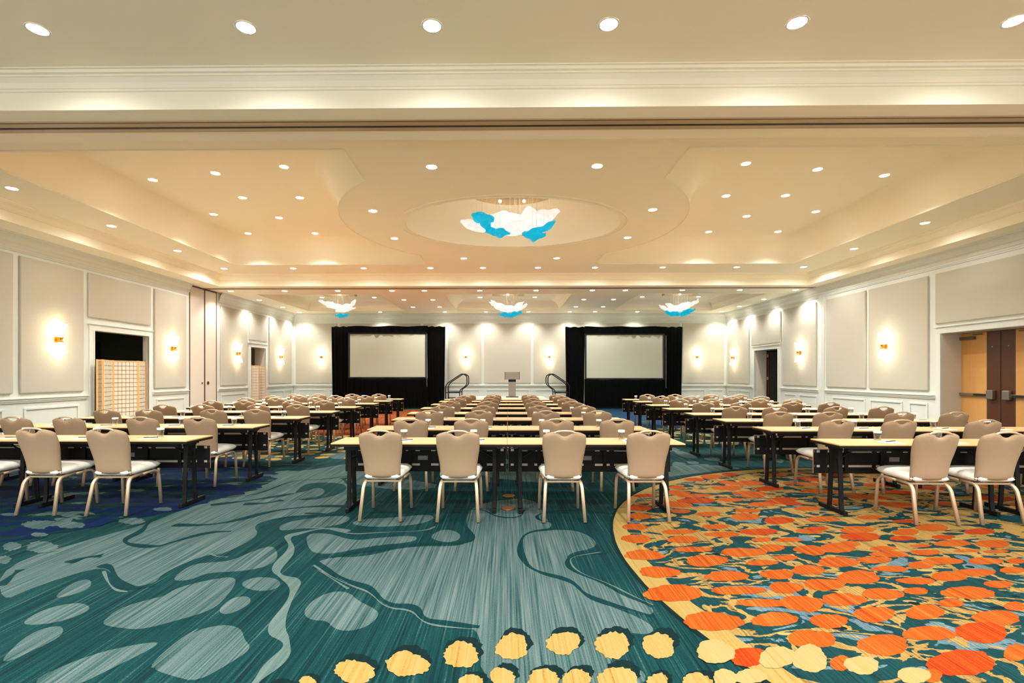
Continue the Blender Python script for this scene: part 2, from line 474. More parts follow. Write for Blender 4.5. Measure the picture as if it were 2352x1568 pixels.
for P in ([(640, 785), (760, 795), (940, 860), (900, 885), (760, 865), (690, 830)], [(630, 915), (790, 930), (800, 965), (640, 990)],
          [(1000, 880), (1060, 862), (1200, 875), (1190, 912), (1040, 900)], [(800, 910), (950, 915), (950, 945), (820, 940)],
          [(500, 1000), (900, 960), (1200, 960), (1500, 1000), (1200, 1020), (700, 1080), (560, 1100)], [(1820, 900), (1900, 880), (1960, 910), (1900, 940)]):
    spoly(P, *K6, 'light', 2)
# pools of mint down the rest of the hall
rn = random.Random(3)
for _ in range(90):
    x, y = rn.uniform(-9.3, 9.5), rn.uniform(6.3, 22)
    blob(x, y, rn.uniform(.25, .9), rn.uniform(.18, .5), 'light', 1, rnd=rn, world=True, rot=rn.uniform(-.5, .5), jag=0.01)
# running teal and pale lines
for P, w, k in (([(1190, 20), (1000, 110), (960, 170), (830, 230), (870, 262), (1050, 280), (1150, 250), (1400, 178), (1560, 172)], .07, 'line'),
             ([(1170, 130), (1400, 132), (1600, 100), (1850, 30), (2150, 0), (2352, 4)], .09, 'line'),
             ([(460, 385), (560, 350), (690, 335)], .09, 'line'),
             ([(680, 400), (760, 420), (780, 520), (900, 560), (1050, 535)], .07, 'line'),
             ([(700, 440), (730, 520), (780, 570), (860, 580)], .022, 'pale'),
             ([(1760, 150), (1780, 110), (1950, 70), (2352, 58)], .05, 'line'),
             ([(0, 540), (80, 470), (140, 430)], .06, 'line'),
             ([(2352, 175), (2200, 145), (2000, 190), (1930, 210), (1985, 290), (1850, 430), (1900, 480), (2000, 510), (1970, 620), (1840, 830), (1945, 910), (1920, 1000), (1760, 1150), (1690, 1230)], .085, 'pale'),
             ([(1410, 320), (1470, 345), (1540, 345)], .02, 'pale'),
             ([(2110, 400), (2160, 440), (2352, 560)], .02, 'pale')):
    ribbon(P, *K1, w, k, 3)
for P, w, k in (([(0, 150), (180, 150), (300, 195), (500, 180), (820, 170), (880, 140)], .028, 'pale'),
             ([(160, 335), (100, 340), (55, 385), (180, 455), (330, 522), (440, 560), (560, 672), (740, 680), (800, 760), (900, 795), (1180, 815)], .075, 'line'),
             ([(60, 400), (180, 480), (330, 545), (440, 582), (545, 690), (720, 700), (790, 780), (900, 812), (1160, 832)], .018, 'pale'),
             ([(1020, 40), (1080, 130), (1120, 200), (1090, 255), (700, 258), (400, 300), (180, 345)], .10, 'line'),
             ([(1020, 60), (1070, 130), (1100, 200), (1100, 250)], .018, 'pale'),
             ([(1690, 155), (1480, 178), (1445, 290), (1490, 390), (1580, 450), (1800, 500), (1880, 590), (2000, 645), (2352, 745)], .055, 'line'),
             ([(2050, 312), (1800, 330), (1770, 380), (1830, 450), (2050, 530), (2200, 612), (2352, 680)], .06, 'line'),
             ([(2000, 312), (1800, 342), (1790, 385), (1850, 450), (2050, 522), (2200, 600), (2352, 668)], .015, 'pale'),
             ([(0, 50), (250, 60), (500, 40), (850, 60), (880, 20)], .05, 'line'),
             ([(1690, 155), (1700, 110), (1580, 100), (1560, 60), (1700, 30), (1900, 30), (2100, 60)], .035, 'line'),
             ([(1020, 30), (1200, 20), (1300, 80), (1460, 80), (1480, 30)], .035, 'line')):
    ribbon(P, *K2, w, k, 3)
for P, w, k in (([(-400, 1270), (0, 1230), (300, 1195), (860, 955), (1400, 945), (1950, 870)], .04, 'line'),
             ([(0, 540), (300, 530), (700, 545), (1300, 480), (1860, 395)], .03, 'pale'),
             ([(0, 740), (300, 690), (700, 670), (1200, 680)], .025, 'pale'),
             ([(0, 940), (350, 820), (800, 760), (1300, 700), (1900, 600)], .16, 'line'),
             ([(-600, 1400), (0, 1330), (500, 1260), (900, 1190)], .1, 'line'),
             ([(0, 1380), (400, 1370), (700, 1310)], .1, 'line')):
    ribbon(P, *K5, w, k, 3)

def circ(cx, cy, r, key, lay, jag=0.02, rnd=random.Random(1), n=160):
    pts = []
    for i in range(n):
        a = 2 * PI * i / n
        k = r * (1 + jag * math.sin(5 * a + 1) * 0.3) + rnd.uniform(-jag, jag) * 0.3
        pts.append((cx + k * math.cos(a), cy + k * math.sin(a)))
    fpoly(inroom(pts), key, lay)
# navy medallion at the left
circ(-7.6, 6.15, 4.12, 'navy', 4, 0.25, n=240)
for cx, cy, rx, ry in ((80, 275, 60, 30), (285, 280, 110, 38), (265, 195, 60, 14), (480, 130, 95, 22), (430, 95, 60, 14), (30, 365, 45, 28), (240, 130, 80, 30), (1100, 25, 70, 12), (890, 105, 90, 22), (60, 60, 60, 10), (330, 120, 110, 18)):
    blob(0 + cx / 2.94, 1160 + cy / 2.94, rx / 2.94, ry / 2.94, 'light', 5, jag=0.22, n=46)
# orange medallion at the right
circ(4.83, 3.92, 3.93, 'crescent', 4, 0.01)
circ(4.83, 3.92, 3.9, 'yellow', 5, 0.012)
circ(4.83, 3.92, 3.76, 'medal', 6, 0.05)
fpoly([(4.83 + 3.65 * math.cos(a), 3.92 + 3.62 * math.sin(a)) for a in [math.radians(q) for q in range(-8, 176, 4)]], 'medfar', 6.3)
or3 = [(220, 325, 85, 20), (215, 385, 85, 22), (180, 460, 95, 22), (190, 545, 105, 30), (245, 660, 135, 38), (355, 780, 150, 38), (450, 930, 200, 62), (730, 1130, 205, 70), (985, 1380, 130, 70),
       (1400, 1250, 150, 56), (1170, 1115, 165, 50), (1080, 1000, 170, 30), (1360, 1000, 150, 55), (910, 910, 185, 32), (830, 810, 165, 35), (690, 700, 155, 40), (590, 620, 130, 20), (950, 640, 160, 32),
       (520, 550, 120, 24), (800, 515, 120, 20), (490, 495, 120, 18), (620, 275, 130, 20), (600, 240, 120, 14), (720, 105, 80, 16), (600, 125, 70, 12), (480, 180, 60, 12), (1000, 150, 100, 16), (1130, 190, 100, 16),
       (1020, 240, 90, 16), (860, 180, 80, 13), (1230, 270, 100, 18), (1080, 300, 100, 15), (960, 390, 110, 24), (1200, 415, 115, 24), (980, 345, 90, 14), (750, 460, 100, 17), (1060, 495, 130, 24), (1080, 550, 70, 16),
       (1270, 552, 100, 15), (1150, 610, 95, 25), (1250, 680, 85, 20), (1080, 715, 120, 19), (1400, 765, 115, 32), (1190, 797, 115, 36), (1250, 890, 130, 38), (1480, 860, 100, 34), (1490, 1120, 60, 40), (1410, 620, 110, 28),
       (250, 240, 80, 12), (700, 370, 90, 16), (500, 350, 80, 14), (850, 90, 60, 10), (1400, 330, 90, 18), (1420, 490, 100, 18)]
for i, (cx, cy, rx, ry) in enumerate(or3):
    blob(1400 + cx / 3.086, 1060 + cy / 3.086, rx / 3.086, ry / 3.086, 'red' if (i % 3 == 0 and cy < 500) or i == 8 else 'orange', 8)
or4 = [(60, 400, 110, 42), (270, 375, 150, 46), (70, 570, 95, 38), (280, 500, 195, 42), (170, 700, 165, 50), (330, 830, 195, 58), (50, 880, 95, 60), (460, 635, 200, 58), (600, 480, 165, 28), (380, 340, 100, 26), (450, 215, 160, 32),
       (480, 275, 170, 36), (880, 235, 120, 28), (850, 290, 125, 20), (1110, 195, 145, 32), (1210, 280, 100, 20), (1290, 335, 170, 28), (1010, 355, 100, 13), (680, 380, 120, 22), (740, 430, 175, 28), (1050, 415, 125, 26),
       (1010, 525, 110, 34), (1200, 490, 180, 32), (740, 560, 165, 26), (670, 780, 190, 48), (970, 665, 175, 30), (970, 755, 105, 34), (1260, 625, 165, 42), (1500, 590, 170, 34), (1580, 490, 150, 32), (1430, 770, 235, 56),
       (1700, 695, 125, 34), (1280, 860, 110, 38), (1050, 940, 175, 66), (600, 960, 195, 66), (200, 1020, 160, 66), (1680, 990, 205, 66), (1840, 890, 90, 42), (1550, 1120, 235, 90), (1080, 1130, 225, 66), (680, 1230, 235, 90),
       (120, 1180, 150, 66), (1370, 1390, 290, 120), (1850, 1300, 110, 74), (300, 1390, 90, 66), (1100, 1500, 110, 56), (1420, 400, 110, 14), (1680, 405, 110, 14), (1650, 340, 150, 34), (1530, 230, 130, 28), (1820, 570, 110, 30), (1850, 490, 80, 24), (560, 105, 110, 18), (870, 140, 110, 16), (150, 120, 140, 26), (100, 205, 90, 20)]
for i, (cx, cy, rx, ry) in enumerate(or4):
    blob(1852 + cx / 3.844, 1160 + cy / 3.844, rx / 3.844, ry / 3.844, 'red' if (cy < 320 and i % 2) or i in (38, 42) else 'orange', 8)
for cx, cy, rx, ry in ((750, 1345, 135, 84), (1190, 1385, 130, 78), (1420, 1395, 120, 100), (820, 1530, 90, 60), (1000, 1520, 120, 50)):
    blob(1400 + cx / 3.086, 1060 + cy / 3.086, rx / 3.086, ry / 3.086, 'pyellow', 9)
for cx, cy, rx, ry in ((490, 1410, 150, 84), (950, 1500, 140, 76)):
    blob(1852 + cx / 3.844, 1160 + cy / 3.844, rx / 3.844, ry / 3.844, 'pyellow', 9)
rn = random.Random(11)
placed = []
for _ in range(1500):       # the far part of the medallion, below the tables
    a, r = rn.uniform(0, 2 * PI), 3.55 * math.sqrt(rn.random())
    x, y = 4.83 + r * math.cos(a), 3.92 + r * math.sin(a)
    if y < 2.0 or (y < 5.6 and x < 4.9 + (y - 2) * 0.35): continue
    if any(abs(x - p) < .50 and abs(y - q) < .27 for p, q in placed): continue
    placed.append((x, y))
    blob(x, y, rn.uniform(.13, .24), rn.uniform(.09, .15), rn.choice(['orange', 'red', 'orange']), 7, rnd=rn, world=True, rot=rn.uniform(-.2, .2))
# small flecks between the discs
for _ in range(420):
    a, r = rn.uniform(0, 2 * PI), 3.5 * math.sqrt(rn.random())
    x, y = 4.83 + r * math.cos(a), 3.92 + r * math.sin(a)
    if y < 1.9: continue
    blob(x, y, rn.uniform(.015, .065), rn.uniform(.010, .028), rn.choice(['yellow', 'pyellow', 'crescent']), 6.6, n=12, rnd=rn, world=True)
# yellow discs with deep green crescents in the foreground
dots = [(20, 1195, 62, 45), (335, 1120, 132, 82), (690, 1068, 138, 86), (1055, 1005, 122, 84), (1400, 952, 112, 84), (1745, 926, 118, 74), (2080, 940, 122, 86), (1120, 1195, 86, 55), (1335, 1160, 82, 70), (1610, 1172, 108, 70), (1835, 1165, 92, 64), (2115, 1165, 130, 80)]
dots = [(700 + a / 2.94, 1160 + b / 2.94, c / 2.94, d / 2.94) for a, b, c, d in dots]
dots += [(1513, 1481, 37, 29), (1510, 1562, 24, 18), (1601, 1562, 34, 18), (640, 1590, 40, 22)]
for x, y, rx, ry in dots:
    blob(x + 9, y - ry * 0.52, rx * 1.0, ry * 0.95, 'crescent', 4, jag=0.12)
    blob(x, y, rx, ry, 'yellow', 5, jag=0.14, n=48)
# far medallions: yellow stepping stones round a red heart (left), round a blue heart (right)
def stones(cx, cy, r0, r1, key, seed, cond):
    rn = random.Random(seed); pl = []
    for _ in range(9000):
        a, r = rn.uniform(PI, 2 * PI), math.sqrt(rn.uniform(r0 * r0, r1 * r1))
        x, y = cx + r * math.cos(a), cy + r * math.sin(a)
        if not cond(x, y) or any(abs(x - p) < .28 and abs(y - q) < .25 for p, q in pl): continue
        pl.append((x, y))
        blob(x, y, rn.uniform(.11, .15), rn.uniform(.10, .13), key, 6, n=14, rnd=rn, world=True, jag=0.03)
circ(-3.6, 16.2, 4.6, 'redmix', 4.5, 0.1)
stones(-3.6, 16.2, 4.3, 7.7, 'yellow', 5, lambda x, y: XL + .2 < x < 1.5 and y < 22.4 and (x > -9.5))
circ(5.0, 17.4, 4.0, 'bluemix', 4.5, 0.1)
stones(5.0, 17.4, 3.9, 6.9, 'pyellow', 6, lambda x, y: 1.6 < x < XR - .2 and y < 22.4)
floor = struct(mesh_obj('floor', fbm, [CM[k] for k in keys]))
# sub floor slab so nothing shows through at the edges
# brass floor boxes between the middle tables
fp = None
for i, (x, y) in enumerate(((0.03, 5.98), (0.02, 5.42))):
    bm = new(); lathe(bm, [(0.075, 0.0), (0.072, 0.004), (0.05, 0.005)], 24, cap1=True)
    o = mesh_obj('floor_outlet', bm, M['brassfloor'], smooth=False, loc=(x, y, 0.0005))
    tag(o, ['round brass floor outlet under the nearest middle tables, the farther of two', 'round brass floor outlet under the nearest middle tables, the nearer of two'][i], 'floor outlet', 'brass floor outlets')

# ------------------------------------------------------------------ ceiling
def tess(loops, z, flip=True):
    bm = new()
    vs = [[bm.verts.new((x, y, z)) for x, y in L] for L in loops]
    flat = [v for L in vs for v in L]
    for t in tessellate_polygon([[v.co for v in L] for L in vs]):
        try: f = bm.faces.new([flat[i] for i in t])
        except ValueError: continue
        f.normal_update()
        if (f.normal.z > 0) == flip: f.normal_flip()
    return bm
def offs(loop, d):
    n = len(loop); out = []
    area = sum(loop[i][0] * loop[(i + 1) % n][1] - loop[(i + 1) % n][0] * loop[i][1] for i in range(n))
    sgn = 1 if area > 0 else -1
    for i in range(n):
        p, c, q = Vector(loop[i - 1]), Vector(loop[i]), Vector(loop[(i + 1) % n])
        a, b = (c - p).normalized(), (q - c).normalized()
        na, nb = Vector((-a.y, a.x)) * sgn, Vector((-b.y, b.x)) * sgn
        m = (na + nb)
        if m.length < 1e-6: m = na
        m.normalize(); k = d / max(0.5, m.dot(na))
        out.append((c.x + m.x * k, c.y + m.y * k))
    return out
def coffer_sides(bm, loop, prof):
    rings = [[bm.verts.new((x, y, z)) for x, y in offs(loop, d)] for d, z in prof]
    n = len(loop)
    for r0, r1 in zip(rings, rings[1:]):
        for i in range(n):
            bm.faces.new((r0[i], r0[(i + 1) % n], r1[(i + 1) % n], r1[i]))
    return [(v.co.x, v.co.y) for v in rings[-1]]
def dense(loop, step=0.35):
    out = []
    for i in range(len(loop)):
        a, b = Vector(loop[i]), Vector(loop[(i + 1) % len(loop)])
        k = max(1, int((b - a).length / step))
        out += [tuple(a.lerp(b, t / k)) for t in range(k)]
    return out
CX, CY, RI, RYI, HW = 0.13, 10.47, 3.50, 3.45, 2.40
EN, EF = 6.88, 14.07
def arc_side(sg):
    a0 = math.acos(HW / RI)
    return [(CX + sg * RI * math.cos(t), CY + RYI * math.sin(t)) for t in [(-a0 + 2 * a0 * i / 28) for i in range(29)]]
la = arc_side(-1); ra = arc_side(1)
left_hole = [(-7.75, EN), (CX - HW, EN)] + la + [(CX - HW, EF), (-7.75, EF)]
right_hole = [(8.08, EN), (8.08, EF), (CX + HW, EF)] + ra[::-1] + [(CX + HW, EN)]
oval = [(0.13 + 2.24 * math.cos(2 * PI * i / 64), CY + 1.70 * math.sin(2 * PI * i / 64)) for i in range(64)]
struct(mesh_obj('ceiling', tess([[(FXL, B1F), (FXR, B1F), (FXR, B2N), (FXL, B2N)], left_hole, right_hole, oval], Z1), M['ceil']))
prof = [(0.0, Z1), (0.0, Z1 + .04), (-0.03, Z1 + .05)]
coveP = [(0, Z1), (0.0, Z1 + .05), (0.012, Z1 + .14), (0.035, Z1 + .26), (0.075, Z1 + .38), (0.13, Z1 + .49), (0.2, Z1 + .58), (0.28, Z1 + .64), (0.36, Z1 + .675), (.42, Z2)]
bm = new()
for h in (left_hole, right_hole):
    top = coffer_sides(bm, h, coveP)
    b2 = tess([top], Z2)
    me = bpy.data.meshes.new('t'); b2.to_mesh(me); bm.from_mesh(me); b2.free(); bpy.data.meshes.remove(me)
bmesh.ops.remove_doubles(bm, verts=bm.verts, dist=1e-4)
bmesh.ops.recalc_face_normals(bm, faces=bm.faces)
for f in bm.faces: f.smooth = abs(f.normal.z) < 0.999
struct(mesh_obj('ceiling', bm, M['ceil']))
# slim bead moulding round the coffers, the island and the dome
def beads(loops, z, name='trim_1', r=0.014):
    bm = new()
    for L in loops:
        P = [(x, y, z) for x, y in L]; P.append(P[0]); P.append(P[1])
        sweep(bm, P, r, r, 6, cap=False)
    return struct(mesh_obj(name, bm, M['ceil'], smooth=True))
beads([dense(left_hole), dense(right_hole), oval, [(0.13 + 2.38 * math.cos(2 * PI * i / 64), CY + 1.82 * math.sin(2 * PI * i / 64)) for i in range(64)]], Z1 - 0.004)
# dome over the middle chandelier
bm = new(); n = 64; rings = []
for k in range(13):
    t = k / 12
    rx = 2.24 + (1.08 - 2.24) * t ** 1.5; ry = 1.70 + (1.08 - 1.70) * t ** 1.5
    z = Z1 + 0.80 * (1 - (1 - t) ** 1.6)
    rings.append([bm.verts.new((0.13 + rx * math.cos(2 * PI * i / n), CY + ry * math.sin(2 * PI * i / n), z)) for i in range(n)])
for r0, r1 in zip(rings, rings[1:]):
    for i in range(n): bm.faces.new((r0[(i + 1) % n], r0[i], r1[i], r1[(i + 1) % n]))
dome = struct(mesh_obj('ceiling', bm, M['ceil'], smooth=True))
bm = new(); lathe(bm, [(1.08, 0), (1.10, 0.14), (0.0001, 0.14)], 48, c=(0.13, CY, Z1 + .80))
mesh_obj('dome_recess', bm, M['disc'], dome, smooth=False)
# section nearest the camera, first beam, soffits, rear section
bm = new(); quad(bm, (XL - .6, YN, Z1), (XL - .6, B1N, Z1), (XR + .6, B1N, Z1), (XR + .6, YN, Z1))
struct(mesh_obj('ceiling', bm, M['ceil']))
bm = new(); box(bm, XL - .1, XR + .1, B1N, B1F, ZS, Z1 + .25)
box(bm, XL - .1, FXL, B1F, B2N, ZS, Z1 + .2); box(bm, FXR, XR + .1, B1F, B2N, ZS, Z1 + .2)
beam = struct(mesh_obj('ceiling', bm, M['ceil']))
C = [(-8.62, -4.42), (-2.13, 2.25), (4.58, 8.85)]
YC0, YC1, ZC = 17.05, 21.50, 4.66
def rrect(x0, x1, y0, y1, r=0.0):
    return [(x0, y0), (x1, y0), (x1, y1), (x0, y1)]
holes = [rrect(a, b, YC0, YC1) for a, b in C]
struct(mesh_obj('ceiling', tess([[(XL - .1, B2N), (XR + .1, B2N), (XR + .1, YB), (XL - .1, YB)]] + holes, ZS), M['ceil']))
bm = new(); box(bm, FXL, FXR, B2N, B2N + 0.04, ZS + .001, Z1 + .1)
struct(mesh_obj('ceiling', bm, M['ceil']))
bm = new()
for h in holes:
    top = coffer_sides(bm, h, [(0, ZS), (0, ZS + .12), (.03, ZS + .2), (.09, ZS + .28), (.16, ZS + .34), (.26, ZS + .39), (.38, ZC)])
    vs = [bm.verts.new((x, y, ZC)) for x, y in top]; bm.faces.new(vs)
bmesh.ops.remove_doubles(bm, verts=bm.verts, dist=1e-4); bmesh.ops.recalc_face_normals(bm, faces=bm.faces)
struct(mesh_obj('ceiling', bm, M['ceil']))
beads(holes, ZS - .003, 'trim_2', 0.012)

# crown mouldings: stepped profile along a line
def crown(bm, p0, p1, nrm, prof):
    """prof = [(distance out from the wall, z)]"""
    p0, p1, nrm = Vector(p0), Vector(p1), Vector(nrm)
    a = [bm.verts.new((p0.x + nrm.x * d, p0.y + nrm.y * d, z)) for d, z in prof]
    b = [bm.verts.new((p1.x + nrm.x * d, p1.y + nrm.y * d, z)) for d, z in prof]
    for i in range(len(prof) - 1):
        f = bm.faces.new((a[i], b[i], b[i + 1], a[i + 1]))
    return bm
CP = [(0, Z1 - .175), (.018, Z1 - .17), (.02, Z1 - .15), (.03, Z1 - .148), (.05, Z1 - .10), (.085, Z1 - .065), (.10, Z1 - .06), (.102, Z1 - .045), (.13, Z1 - .04), (.135, Z1 - .012), (.16, Z1 - .01), (.16, Z1)]
bm = new()
crown(bm, (XL - .1, B1N), (XR + .1, B1N), (0, -1), CP)
crown(bm, (FXL, B2N), (FXR, B2N), (0, -1), CP)
crown(bm, (FXL, B1F), (FXL, B2N), (1, 0), CP)
crown(bm, (FXR, B1F), (FXR, B2N), (-1, 0), CP)
crown(bm, (FXL, B1F), (FXR, B1F), (0, 1), CP)
struct(mesh_obj('trim_3', bm, M['ceil']))
WP = [(0, 3.90), (.02, 3.905), (.022, 3.93), (.035, 3.935), (.04, 3.97), (.06, 3.99), (.06, 4.06), (.075, 4.065), (.09, 4.12), (.12, 4.165), (.14, 4.17), (.14, 4.195), (.17, 4.2), (.17, ZS)]
bm = new()
crown(bm, (XL, B1F), (XL, 15.08), (1, 0), WP); crown(bm, (XL, 16.66), (XL, YB), (1, 0), WP)
crown(bm, (XR, B1F), (XR, YB), (-1, 0), WP); crown(bm, (XL, YB), (XR, YB), (0, -1), WP)
struct(mesh_obj('trim_4', bm, M['paint']))
# partition tracks under the two beams
for y, w, nm in ((5.53, 0.03, 'trim_5'), (15.96, 0.05, 'trim_6')):
    bm = new(); box(bm, XL, XR, y - .13, y + .10, ZS - .012, ZS - .0005)
    t = struct(mesh_obj(nm, bm, M['track']))
    bm = new(); box(bm, XL, XR, y - w / 2, y + w / 2, ZS - .016, ZS - .0115)
    mesh_obj('track_slot', bm, M['dark_line'], t)
    bm = new(); box(bm, XL, XR, y - .118, y - .108, ZS - .015, ZS - .0115)
    mesh_obj('track_seam', bm, M['brown_trim'], t)

# ------------------------------------------------------------------ walls
def wall_side(name, X, sg, openings, panels, rails, boxes):
    """sg = +1: the room lies towards +X of this wall"""
    bm = new(); ys = sorted({YN, YB} | {o[0] for o in openings} | {o[1] for o in openings})
    for a, b in zip(ys, ys[1:]):
        op = [o for o in openings if o[0] <= a and b <= o[1]]
        z0 = op[0][2] if op else 0.0
        if z0 < 4.3: box(bm, *sorted((X, X - sg * 0.12)), a, b, z0, 4.75)
    w = struct(mesh_obj(name, bm, M['paint']))
    for a, b, z0, z1 in panels:
        bm = new(); box(bm, *sorted((X, X + sg * 0.045)), a, b, z0, z1, 0.02)
        mesh_obj('acoustic_panel', bm, M['fabric'], w, smooth=False)
    for a, b in rails:
        bm = new()
        box(bm, *sorted((X, X + sg * 0.06)), a, b, .965, .99, .006); box(bm, *sorted((X, X + sg * 0.04)), a, b, .925, .965)
        box(bm, *sorted((X, X + sg * 0.025)), a, b, .89, .925, .005)
        mesh_obj('chair_rail', bm, M['paint'], w)
        bm = new(); box(bm, *sorted((X, X + sg * 0.02)), a, b, 0, .16, .004); box(bm, *sorted((X, X + sg * 0.03)), a, b, 0, .03)
        mesh_obj('baseboard', bm, M['paint'], w)
    for a, b in boxes:
        bm = new(); t = .045
        for (c, d, e, f) in ((a, b, .74, .74 + t), (a, b, .24, .24 + t), (a, a + t, .24 + t, .74), (b - t, b, .24 + t, .74)):
            box(bm, *sorted((X, X + sg * 0.022)), c, d, e, f, .007)
        mesh_obj('wainscot_moulding', bm, M['paint'], w)
    return w
LO = [(11.60, 13.38, 2.50), (15.14, 16.59, ZS), (18.76, 19.92, 2.52)]
wl = wall_side('wall_left', XL, 1, LO,
    [(7.2, 9.66, 1.08, 3.84), (9.80, 11.29, 1.08, 3.84), (11.43, 13.45, 2.80, 3.84), (13.60, 14.95, 1.08, 3.84), (16.78, 18.52, 1.08, 3.82), (18.66, 20.06, 2.78, 3.82), (20.24, 22.34, 1.08, 3.82), (4.5, 7.06, 1.08, 3.84)],
    [(0, 11.42), (13.56, 15.08), (16.66, 18.58), (20.1, YB)], [(7.3, 9.5), (9.9, 11.2), (13.7, 14.9), (16.85, 18.45), (20.3, 21.6), (21.75, 22.4), (4.6, 7.1)])
RO = [(9.40, 11.48, 2.40), (18.30, 20.0, 2.42)]
wr = wall_side('wall_right', XR, -1, RO,
    [(9.0, 11.62, 2.63, 3.79), (11.82, 13.73, 1.08, 3.79), (13.86, 15.54, 1.08, 3.79), (16.05, 17.97, 1.08, 3.79), (18.11, 20.24, 2.63, 3.77), (20.46, 22.42, 1.08, 3.78), (6.5, 8.8, 1.08, 3.79)],
    [(0, 9.24), (11.66, 15.62), (15.96, 18.12), (20.18, YB)], [(11.85, 12.4), (12.6, 13.72), (13.9, 15.3), (16.05, 17.0), (17.2, 17.9), (20.5, 21.4), (21.6, 22.4), (6.5, 8.9)])
# pilaster on the right where the partition closes
bm = new(); box(bm, XR - .035, XR, 15.66, 15.92, 0, ZS); box(bm, XR - .045, XR, 15.75, 15.83, 1.0, ZS)
mesh_obj('pilaster', bm, M['paint'], wr)
bm = new(); box(bm, XL - .12, XR + .12, YB, YB + .12, 0, 4.75)
wb = struct(mesh_obj('wall_back', bm, M['paint']))
for a, b in ((-9.62, -7.72), (-7.6, -5.6), (-5.48, -3.9), (-3.78, -2.78), (-2.64, -1.14), (-1.01, 1.11), (1.25, 2.77), (2.92, 3.9), (4.0, 5.62), (5.74, 7.85), (7.98, 9.84)):
    bm = new(); box(bm, a, b, YB - .045, YB, 1.07, 3.79, .02); mesh_obj('acoustic_panel', bm, M['fabric'], wb)
for a, b in ((-9.5, -8.3), (-8.1, -7.3), (-2.6, -1.2), (-.95, 1.05), (1.3, 2.7), (7.7, 9.0), (9.2, 9.8), (-7, -3), (3, 7.4)):
    bm = new(); t = .045
    for (c, d, e, f) in ((a, b, .74, .74 + t), (a, b, .24, .24 + t), (a, a + t, .24 + t, .74), (b - t, b, .24 + t, .74)):
        box(bm, c, d, YB - .022, YB, e, f, .007)
    mesh_obj('wainscot_moulding', bm, M['paint'], wb)
bm = new(); box(bm, XL, XR, YB - .06, YB, .965, .99, .006); box(bm, XL, XR, YB - .04, YB, .925, .965); box(bm, XL, XR, YB - .025, YB, .89, .925)
mesh_obj('chair_rail', bm, M['paint'], wb)
bm = new(); box(bm, XL, XR, YB - .02, YB, 0, .16); mesh_obj('baseboard', bm, M['paint'], wb)

# openings: casings, reveals and what lies behind
def opening(name, X, sg, y0, y1, zt, depth, hallmat, mid=None):
    bm = new()
    cw, ct = .13, .03
    for s0, s1, z0, z1 in ((y0 - cw, y0, 0, zt + .0), (y1, y1 + cw, 0, zt + .0), (y0 - cw, y1 + cw, zt, zt + .14)):
        box(bm, *sorted((X, X + sg * ct)), s0, s1, z0, z1, .008)
    box(bm, *sorted((X, X + sg * .055)), y0 - cw - .04, y1 + cw + .04, zt + .14, zt + .17, .005)
    for a in (y0 - .03, y1): box(bm, *sorted((X, X + sg * .045)), a, a + .03, 0, zt, .004)
    o = struct(mesh_obj(name, bm, M['paint']))
    bm = new(); xo = X - sg * depth
    a, b = sorted((X, xo))
    box(bm, a, b, y0 - .06, y0 + .006, 0, zt - .006); box(bm, a, b, y1 - .006, y1 + .06, 0, zt - .006); box(bm, a, b, y0 - .06, y1 + .06, zt - .006, zt + .06)
    mesh_obj('reveal', bm, M['partition'], o)
    return o
d1 = opening('door_1', XL, 1, 11.60, 13.38, 2.50, .13, M['hall'])
d3 = opening('door_3', XL, 1, 18.76, 19.92, 2.52, .40, M['hall2'])
d2 = opening('door_2', XR, -1, 9.40, 11.48, 2.40, .45, M['maple'])
d4 = opening('door_4', XR, -1, 18.30, 20.0, 2.42, .44, M['hall3'])
def hall(name, x0, x1, y0, y1, m, openx):
    """shell of a service corridor behind an opening"""
    bm = new(); h = 2.9
    box(bm, x0, x1, y0, y1, -.06, -.01); box(bm, x0, x1, y0, y1, h, h + .05)
    box(bm, x0, x1, y0 - .05, y0, 0, h); box(bm, x0, x1, y1, y1 + .05, 0, h)
    xx = x0 if openx > 0 else x1
    box(bm, xx - .03, xx + .03, y0, y1, 0, h)
    # wall strips that close the corridor against the ballroom wall
    return bm
bm = hall('h', XL - 3.4, XL - .125, 9.6, 15.0, M['hall'], 1)
w = struct(mesh_obj('wall_service_hall', bm, M['hall']))
bm = new(); box(bm, XL - 3.36, XL - 3.3, 12.4, 13.2, 0, 2.15); mesh_obj('closed_door_panel', bm, mat('hall_dark_door', (60, 56, 46), 0.6), w)
bm = new(); box(bm, XL - 3.36, XL - 3.3, 9.7, 14.9, 2.25, 2.33); mesh_obj('hall_cornice', bm, mat('hall_cornice_paint', (140, 140, 112), 0.8), w)
bm = hall('h', XL - 1.6, XL - .40, 18.2, 21.2, M['hall2'], 1)
struct(mesh_obj('wall_side_hall', bm, M['hall2']))
bm = hall('h', XR + .44, XR + 2.6, 17.6, 21.4, M['hall3'], -1)
struct(mesh_obj('wall_exit_hall', bm, M['hall3']))
